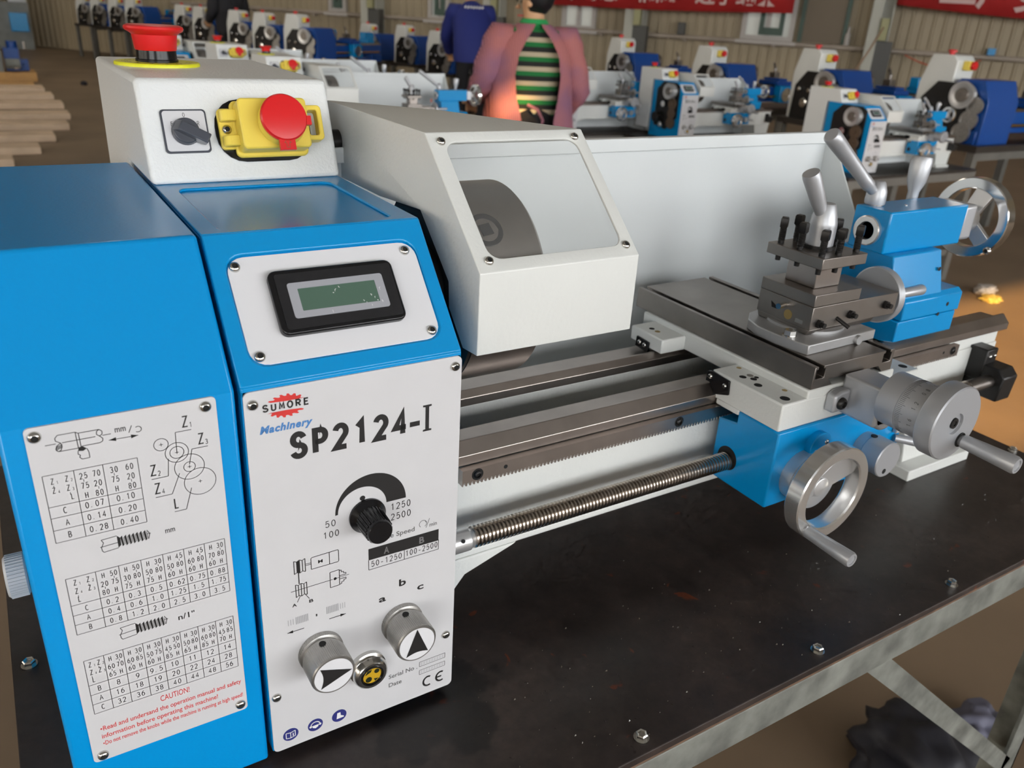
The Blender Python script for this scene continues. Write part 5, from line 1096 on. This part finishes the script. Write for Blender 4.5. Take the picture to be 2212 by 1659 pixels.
clutter('red_stand', 'red display board at far left beyond the crate', 'stand', P, [('board', 'banner_red', [('b', -500, 300, 0, 60, 900, 2300)]), ('post', 'bench_steel', [('b', -450, -390, 0, 60, 0, 900), ('b', 200, 260, 0, 60, 0, 900)])])
tag(MB().rev([(0, 40), (30, 50), (60, 20)], MMv(PXZ(182, 184, FLOOR)), 'z', 12).build('black_plug', 'rag_black'), 'small black plug lying on the brown floor left of the control box', 'plug')
# floor litter on the right
def crumple(name, P, sx_, sy_, sz_, m_, seed, label, cat):
    rnd = random.Random(seed); bm = bmesh.new(); bmesh.ops.create_icosphere(bm, subdivisions=4, radius=1.0)
    dirs = [Vector((rnd.gauss(0, 1), rnd.gauss(0, 1), rnd.gauss(0, 1))).normalized() for _ in range(26)]; ph = [rnd.uniform(0, 6) for _ in dirs]
    for v in bm.verts:
        n = v.co.copy(); k = sum(math.sin(n.dot(d) * 11 + a) for d, a in zip(dirs, ph)) / 26
        v.co = n * (1 + 0.85 * k); v.co.x *= sx_; v.co.y *= sy_; v.co.z = max(v.co.z * sz_ + sz_ * 0.7, 0)
    me = bpy.data.meshes.new(name); bm.to_mesh(me); bm.free(); o = link(name, me, m_, None, 0, 2, 60); o.location = P; return tag(o, label, cat)
crumple('plastic_bag', PXZ(1965, 1690, FLOOR), 0.105, 0.12, 0.07, 'rag_black', 5, 'crumpled black plastic bag on the floor under the bench brace', 'bag')
crumple('grey_rag', PXZ(2100, 1585, FLOOR), 0.075, 0.05, 0.03, 'rag_grey', 9, 'grey cloth rag on the floor behind the bench leg', 'rag')
crumple('paper_scrap', PXZ(2126, 634, FLOOR), 0.07, 0.05, 0.03, 'frame_white', 2, 'white paper scrap on the floor right of the tailstock', 'paper')
crumple('yellow_scrap', PXZ(2140, 650, FLOOR), 0.06, 0.045, 0.02, 'box_yellow', 4, 'yellow scrap on the floor beside the white paper', 'scrap')
# ------------------------------------------------------------------ people
def skin_body(name, J, E, R, mats, assign, parent, root='pelvis'):
    """one continuous body grown over a skeleton"""
    keys = list(J); me = bpy.data.meshes.new(name); me.from_pydata([J[k] for k in keys], [(keys.index(a), keys.index(b_)) for a, b_ in E], [])
    o = bpy.data.objects.new(name, me); COL.objects.link(o); o.modifiers.new('skin', 'SKIN'); sb = o.modifiers.new('sub', 'SUBSURF'); sb.levels = sb.render_levels = 2
    for k, sv in zip(keys, me.skin_vertices[0].data):
        r = R[k]; sv.radius = (r, r) if not isinstance(r, tuple) else r; sv.use_root = (k == root)
    dg = bpy.context.evaluated_depsgraph_get(); m2 = bpy.data.meshes.new_from_object(o.evaluated_get(dg)); bpy.data.objects.remove(o)
    for mt in mats: m2.materials.append(MATS[mt])
    for f in m2.polygons: f.material_index = assign(f.center); f.use_smooth = True
    m2.name = name; o = bpy.data.objects.new(name, m2); COL.objects.link(o); o.parent = parent; return o
def hand(J, E, R, side, wrist, dirv):
    """palm and five fingers appended to the skeleton"""
    d = Vector(dirv).normalized(); q = d.cross(Vector((0, 0, 1))).normalized(); u = q.cross(d)
    p = Vector(wrist) + d * 0.05; J['palm' + side] = tuple(p); R['palm' + side] = (0.032, 0.018); E.append(('hand' + side, 'palm' + side))
    for i, (off, L) in enumerate(((-0.024, 0.062), (-0.008, 0.072), (0.008, 0.068), (0.024, 0.055))):
        a = p + d * 0.035 + q * off; b_ = a + d * L * 0.5 - u * 0.012; c = b_ + d * L * 0.3 - u * 0.03
        for nm, pt in (('k', a), ('m', b_), ('t', c)): J['f%d%s%s' % (i, nm, side)] = tuple(pt); R['f%d%s%s' % (i, nm, side)] = 0.0095
        E += [('palm' + side, 'f%dk%s' % (i, side)), ('f%dk%s' % (i, side), 'f%dm%s' % (i, side)), ('f%dm%s' % (i, side), 'f%dt%s' % (i, side))]
    a = p - q * 0.035 + d * 0.005; b_ = a - q * 0.02 + d * 0.03
    for nm, pt in (('k', a), ('t', b_)): J['th%s%s' % (nm, side)] = tuple(pt); R['th%s%s' % (nm, side)] = 0.011
    E += [('palm' + side, 'thk' + side), ('thk' + side, 'tht' + side)]
def person(label, loc, rz, lean, H, armL, armR, head_turn, kind):
    """local: faces +y, z up from the floor, metres. lean tips the upper body forward. arm = (elbow, wrist)"""
    r = thing('person', label, 'person', loc, rz)
    def up(x, y, z):
        k = max(0.0, z - 0.92 * H); c, s_ = math.cos(lean), math.sin(lean); y0 = y
        return (x, y0 * c + k * s_, (0.92 * H + k * c - y0 * s_) if z > 0.92 * H else z)
    J = {'pelvis': up(0, 0, 0.93 * H), 'waist': up(0, 0, 1.05 * H), 'chest': up(0, 0, 1.24 * H), 'neck0': up(0, 0.0, 1.385 * H), 'neck': up(0, 0.012, 1.44 * H), 'jaw': up(0.0, 0.03, 1.485 * H), 'skull': up(0, 0.022, 1.57 * H)}
    R = {'pelvis': (0.16, 0.125), 'waist': (0.14, 0.105), 'chest': (0.165, 0.115), 'neck0': (0.075, 0.065), 'neck': 0.052, 'jaw': (0.062, 0.074), 'skull': (0.078, 0.092)}
    E = [('pelvis', 'waist'), ('waist', 'chest'), ('chest', 'neck0'), ('neck0', 'neck'), ('neck', 'jaw'), ('jaw', 'skull')]
    for s_, sd_, arm in ((-1, 'L', armL), (1, 'R', armR)):
        J['sh' + sd_] = up(s_ * 0.175, 0, 1.335 * H); J['el' + sd_] = arm[0]; J['hand' + sd_] = arm[1]; R['sh' + sd_] = 0.062; R['el' + sd_] = 0.045; R['hand' + sd_] = 0.03
        E += [('chest', 'sh' + sd_), ('sh' + sd_, 'el' + sd_), ('el' + sd_, 'hand' + sd_)]
        hand(J, E, R, sd_, arm[1], Vector(arm[1]) - Vector(arm[0]))
        J['hip' + sd_] = (s_ * 0.095, 0, 0.85 * H); J['knee' + sd_] = (s_ * 0.10, 0.02, 0.48 * H); J['ankle' + sd_] = (s_ * 0.105, -0.01, 0.085); J['toe' + sd_] = (s_ * 0.115, 0.15, 0.035)
        R['hip' + sd_] = 0.095; R['knee' + sd_] = 0.06; R['ankle' + sd_] = 0.045; R['toe' + sd_] = (0.04, 0.03)
        E += [('pelvis', 'hip' + sd_), ('hip' + sd_, 'knee' + sd_), ('knee' + sd_, 'ankle' + sd_), ('ankle' + sd_, 'toe' + sd_)]
    nk = Vector(J['neck']); hz = Vector(J['neck0'])
    def assign(c):
        for sd_ in 'LR':
            if (c - Vector(J['hand' + sd_])).length < 0.13 and (c - Vector(J['el' + sd_])).length > (Vector(J['hand' + sd_]) - Vector(J['el' + sd_])).length * 0.93: return 2
        if (c - hz).dot((nk - hz).normalized()) > 0.02 and (c - nk).length < 0.32: return 2
        return 1 if c.z < 0.93 * H else 0
    top = {'pink': 'striped_knit', 'blue': 'jacket_blue', 'dark': 'dark_cloth'}[kind]
    body = skin_body('body', J, E, R, [top, 'trousers', 'skin'], assign, r)
    hc = Vector(J['skull']); ax_ = (hc - nk).normalized(); hd = Matrix.Rotation(head_turn, 3, ax_); fwd_ = hd @ Vector((0, 1, 0)); fwd_ = (fwd_ - ax_ * fwd_.dot(ax_)).normalized(); rt_ = fwd_.cross(ax_)
    # hair cap: back and top of the head
    g = MB(); rings = []
    for i in range(9):
        th = PI * i / 8 * 0.94; ring = []
        for j in range(20):
            ph = 2 * PI * j / 20; d = ax_ * math.cos(th) + (fwd_ * math.cos(ph) + rt_ * math.sin(ph)) * math.sin(th)
            f_ = d.dot(fwd_); k = 1.0
            dz = d.dot(ax_)
            if f_ > 0.25 and dz < 0.45: k = 0.72
            ring.append(tuple((hc + ax_ * 0.012 - fwd_ * 0.012 + Vector((d.x * 0.098, d.y * 0.098, d.z * 0.118)) * k) * 1000))
        rings.append(ring)
    g.loft(rings).build('hair', 'hair', r, 0, smooth=60).location = (0, 0, 0)
    # face: nose, ears, eyes
    f0 = hc - ax_ * 0.055 + fwd_ * 0.082; MB().rev([(0, 12), (18, 8), (24, 2)], tuple(f0 * 1000), tuple(fwd_ - ax_ * 0.3), 10).build('nose', 'skin', r, smooth=60).location = (0, 0, 0)
    f0 = hc - ax_ * 0.088 + fwd_ * 0.074; MB().box(*[c for k in range(3) for c in (f0[k] * 1000 - 14, f0[k] * 1000 + 14 - 22 * (k == 2))]).build('mouth', 'ink_red', r, smooth=60).location = (0, 0, 0)
    for s_ in (-1, 1):
        e0 = hc - ax_ * 0.05 + rt_ * 0.076 * s_; MB().rev([(0, 8), (5, 17), (10, 14)], tuple(e0 * 1000), tuple(rt_ * s_ - fwd_ * 0.4), 12).build('ear', 'skin', r, smooth=60).location = (0, 0, 0)
    for s_ in (-1, 1):
        e0 = hc - ax_ * 0.03 + fwd_ * 0.083 + rt_ * 0.03 * s_; MB().rev([(0, 8), (4, 7), (6, 3)], tuple(e0 * 1000), tuple(fwd_), 10).build('eye', 'hair', r, smooth=60).location = (0, 0, 0)
    def sleeve(mb, sd_, r0, r1):
        a, b_, c = (Vector(J[k + sd_]) for k in ('sh', 'el', 'hand')); c = b_ + (c - b_) * 0.97; pts = []; rad = []
        ch = Vector(J['chest']); a0 = a + (ch - a) * 0.25
        for p_, q_, ra, rb, n in ((a0, a, r0 * 0.95, r0 * 1.08, 2), (a, b_, r0 * 1.08, (r0 + r1) / 2 + 0.006, 6), (b_, c, (r0 + r1) / 2, r1, 6)):
            for i in range(n): t = i / n; pts.append(tuple((p_ + (q_ - p_) * t) * 1000)); rad.append((ra + (rb - ra) * t) * 1000 * (1 + 0.05 * math.sin(i * 2.1)))
        pts.append(tuple(c * 1000)); rad.append(r1 * 1000); mb.sweep(pts, rad, 14)
    g = MB()
    if kind == 'pink':
        n = 36; rings = []
        for z, a, b_, gap in ((0.60, 0.275, 0.215, 0.36), (0.75, 0.262, 0.205, 0.34), (0.90, 0.245, 0.19, 0.36), (1.02, 0.235, 0.178, 0.50), (1.14, 0.23, 0.172, 0.56), (1.25, 0.222, 0.16, 0.50), (1.33, 0.195, 0.135, 0.36), (1.385, 0.13, 0.105, 0.24), (1.415, 0.085, 0.085, 0.16)):
            ring = []
            for i in range(n + 1):
                t = -PI / 2 + gap + (2 * PI - 2 * gap) * i / n; w_ = 1 + 0.018 * math.sin(t * 9 + z * 7)
                ring.append((a * math.cos(t) * 1000 * w_, b_ * math.sin(t) * 1000 * w_ + 6, z * H * 1000))
            rings.append(ring)
        g.loft(rings, cap=False, close=False)
        for sd_ in 'LR': sleeve(g, sd_, 0.078, 0.052)
        o = g.build('smock', 'smock', r, smooth=60); o.location = (0, 0, 0)
        MB().rev([(-14, 62), (10, 76), (22, 66), (28, 60)], tuple(Vector(J['neck0']) * 1000 + Vector((0, 4, 22))), 'z', 28).build('collar', 'green_collar', r, smooth=60).location = (0, 0, 0)
        MB().sweep([(-60, -178, 985 * H), (-10, -200, 960 * H), (20, -205, 900 * H), (5, -205, 840 * H)], 8, 6).build('tie_string', 'smock', r).location = (0, 0, 0)
    else:
        rings = []
        for z, a, b_ in ((0.80, 0.20, 0.165), (0.93, 0.205, 0.165), (1.08, 0.20, 0.155), (1.22, 0.215, 0.15), (1.32, 0.205, 0.13), (1.39, 0.12, 0.095), (1.42, 0.08, 0.078)):
            rings.append([tuple(Vector(up(a * math.cos(2 * PI * i / 28), b_ * math.sin(2 * PI * i / 28), z * H)) * 1000) for i in range(28)])
        g.loft(rings)
        for sd_ in 'LR': sleeve(g, sd_, 0.085, 0.055)
        o = g.build('jacket', top, r, smooth=60); o.location = (0, 0, 0)
        if kind == 'blue':
            g = Print(); c0 = Vector(up(0, -0.158, 1.30 * H)); c1 = Vector(up(0, -0.158, 1.36 * H)); g.M = frame(tuple(c0 * 1000), (1, 0, 0), tuple(c1 - c0)); g.W = 6
            for i in range(7): g.L((-95 + i * 30, 0 - 4 * (i % 2)), (-78 + i * 30, 12), 12); g.L((-90 + i * 30, 18), (-76 + i * 30, 18), 5)
            g.build('back_lettering', 'ink_white', r, smooth=0).location = (0, 0, 0)
    return r
pk = PX(1160, 35, 4.2)
person('person in a pink striped smock open over a green striped sweater, seen from behind', (pk.x, pk.y + 0.02, FLOOR), -0.30, 0.0, 0.885, ((-0.27, -0.02, 0.96), (-0.26, 0.20, 0.86)), ((0.27, 0.0, 0.93), (0.22, 0.16, 0.78)), 0.95, 'pink')
bp_ = PX(1022, 60, 8.6)
person('person in a dark blue work jacket bending over a machine, back turned', (bp_.x, bp_.y, FLOOR), -0.35, 0.42, 0.98, ((-0.24, 0.32, 1.02), (-0.18, 0.5, 0.86)), ((0.24, 0.32, 1.02), (0.16, 0.5, 0.86)), 0.2, 'blue')
dk = PX(494, 12, 11.4)
person('person in black standing far away at the top behind the row of lathes', (dk.x, dk.y, FLOOR), 0.3, 0.0, 1.0, ((-0.26, 0.02, 1.05), (-0.2, 0.2, 0.95)), ((0.26, 0.02, 1.05), (0.2, 0.2, 0.95)), -0.4, 'dark')
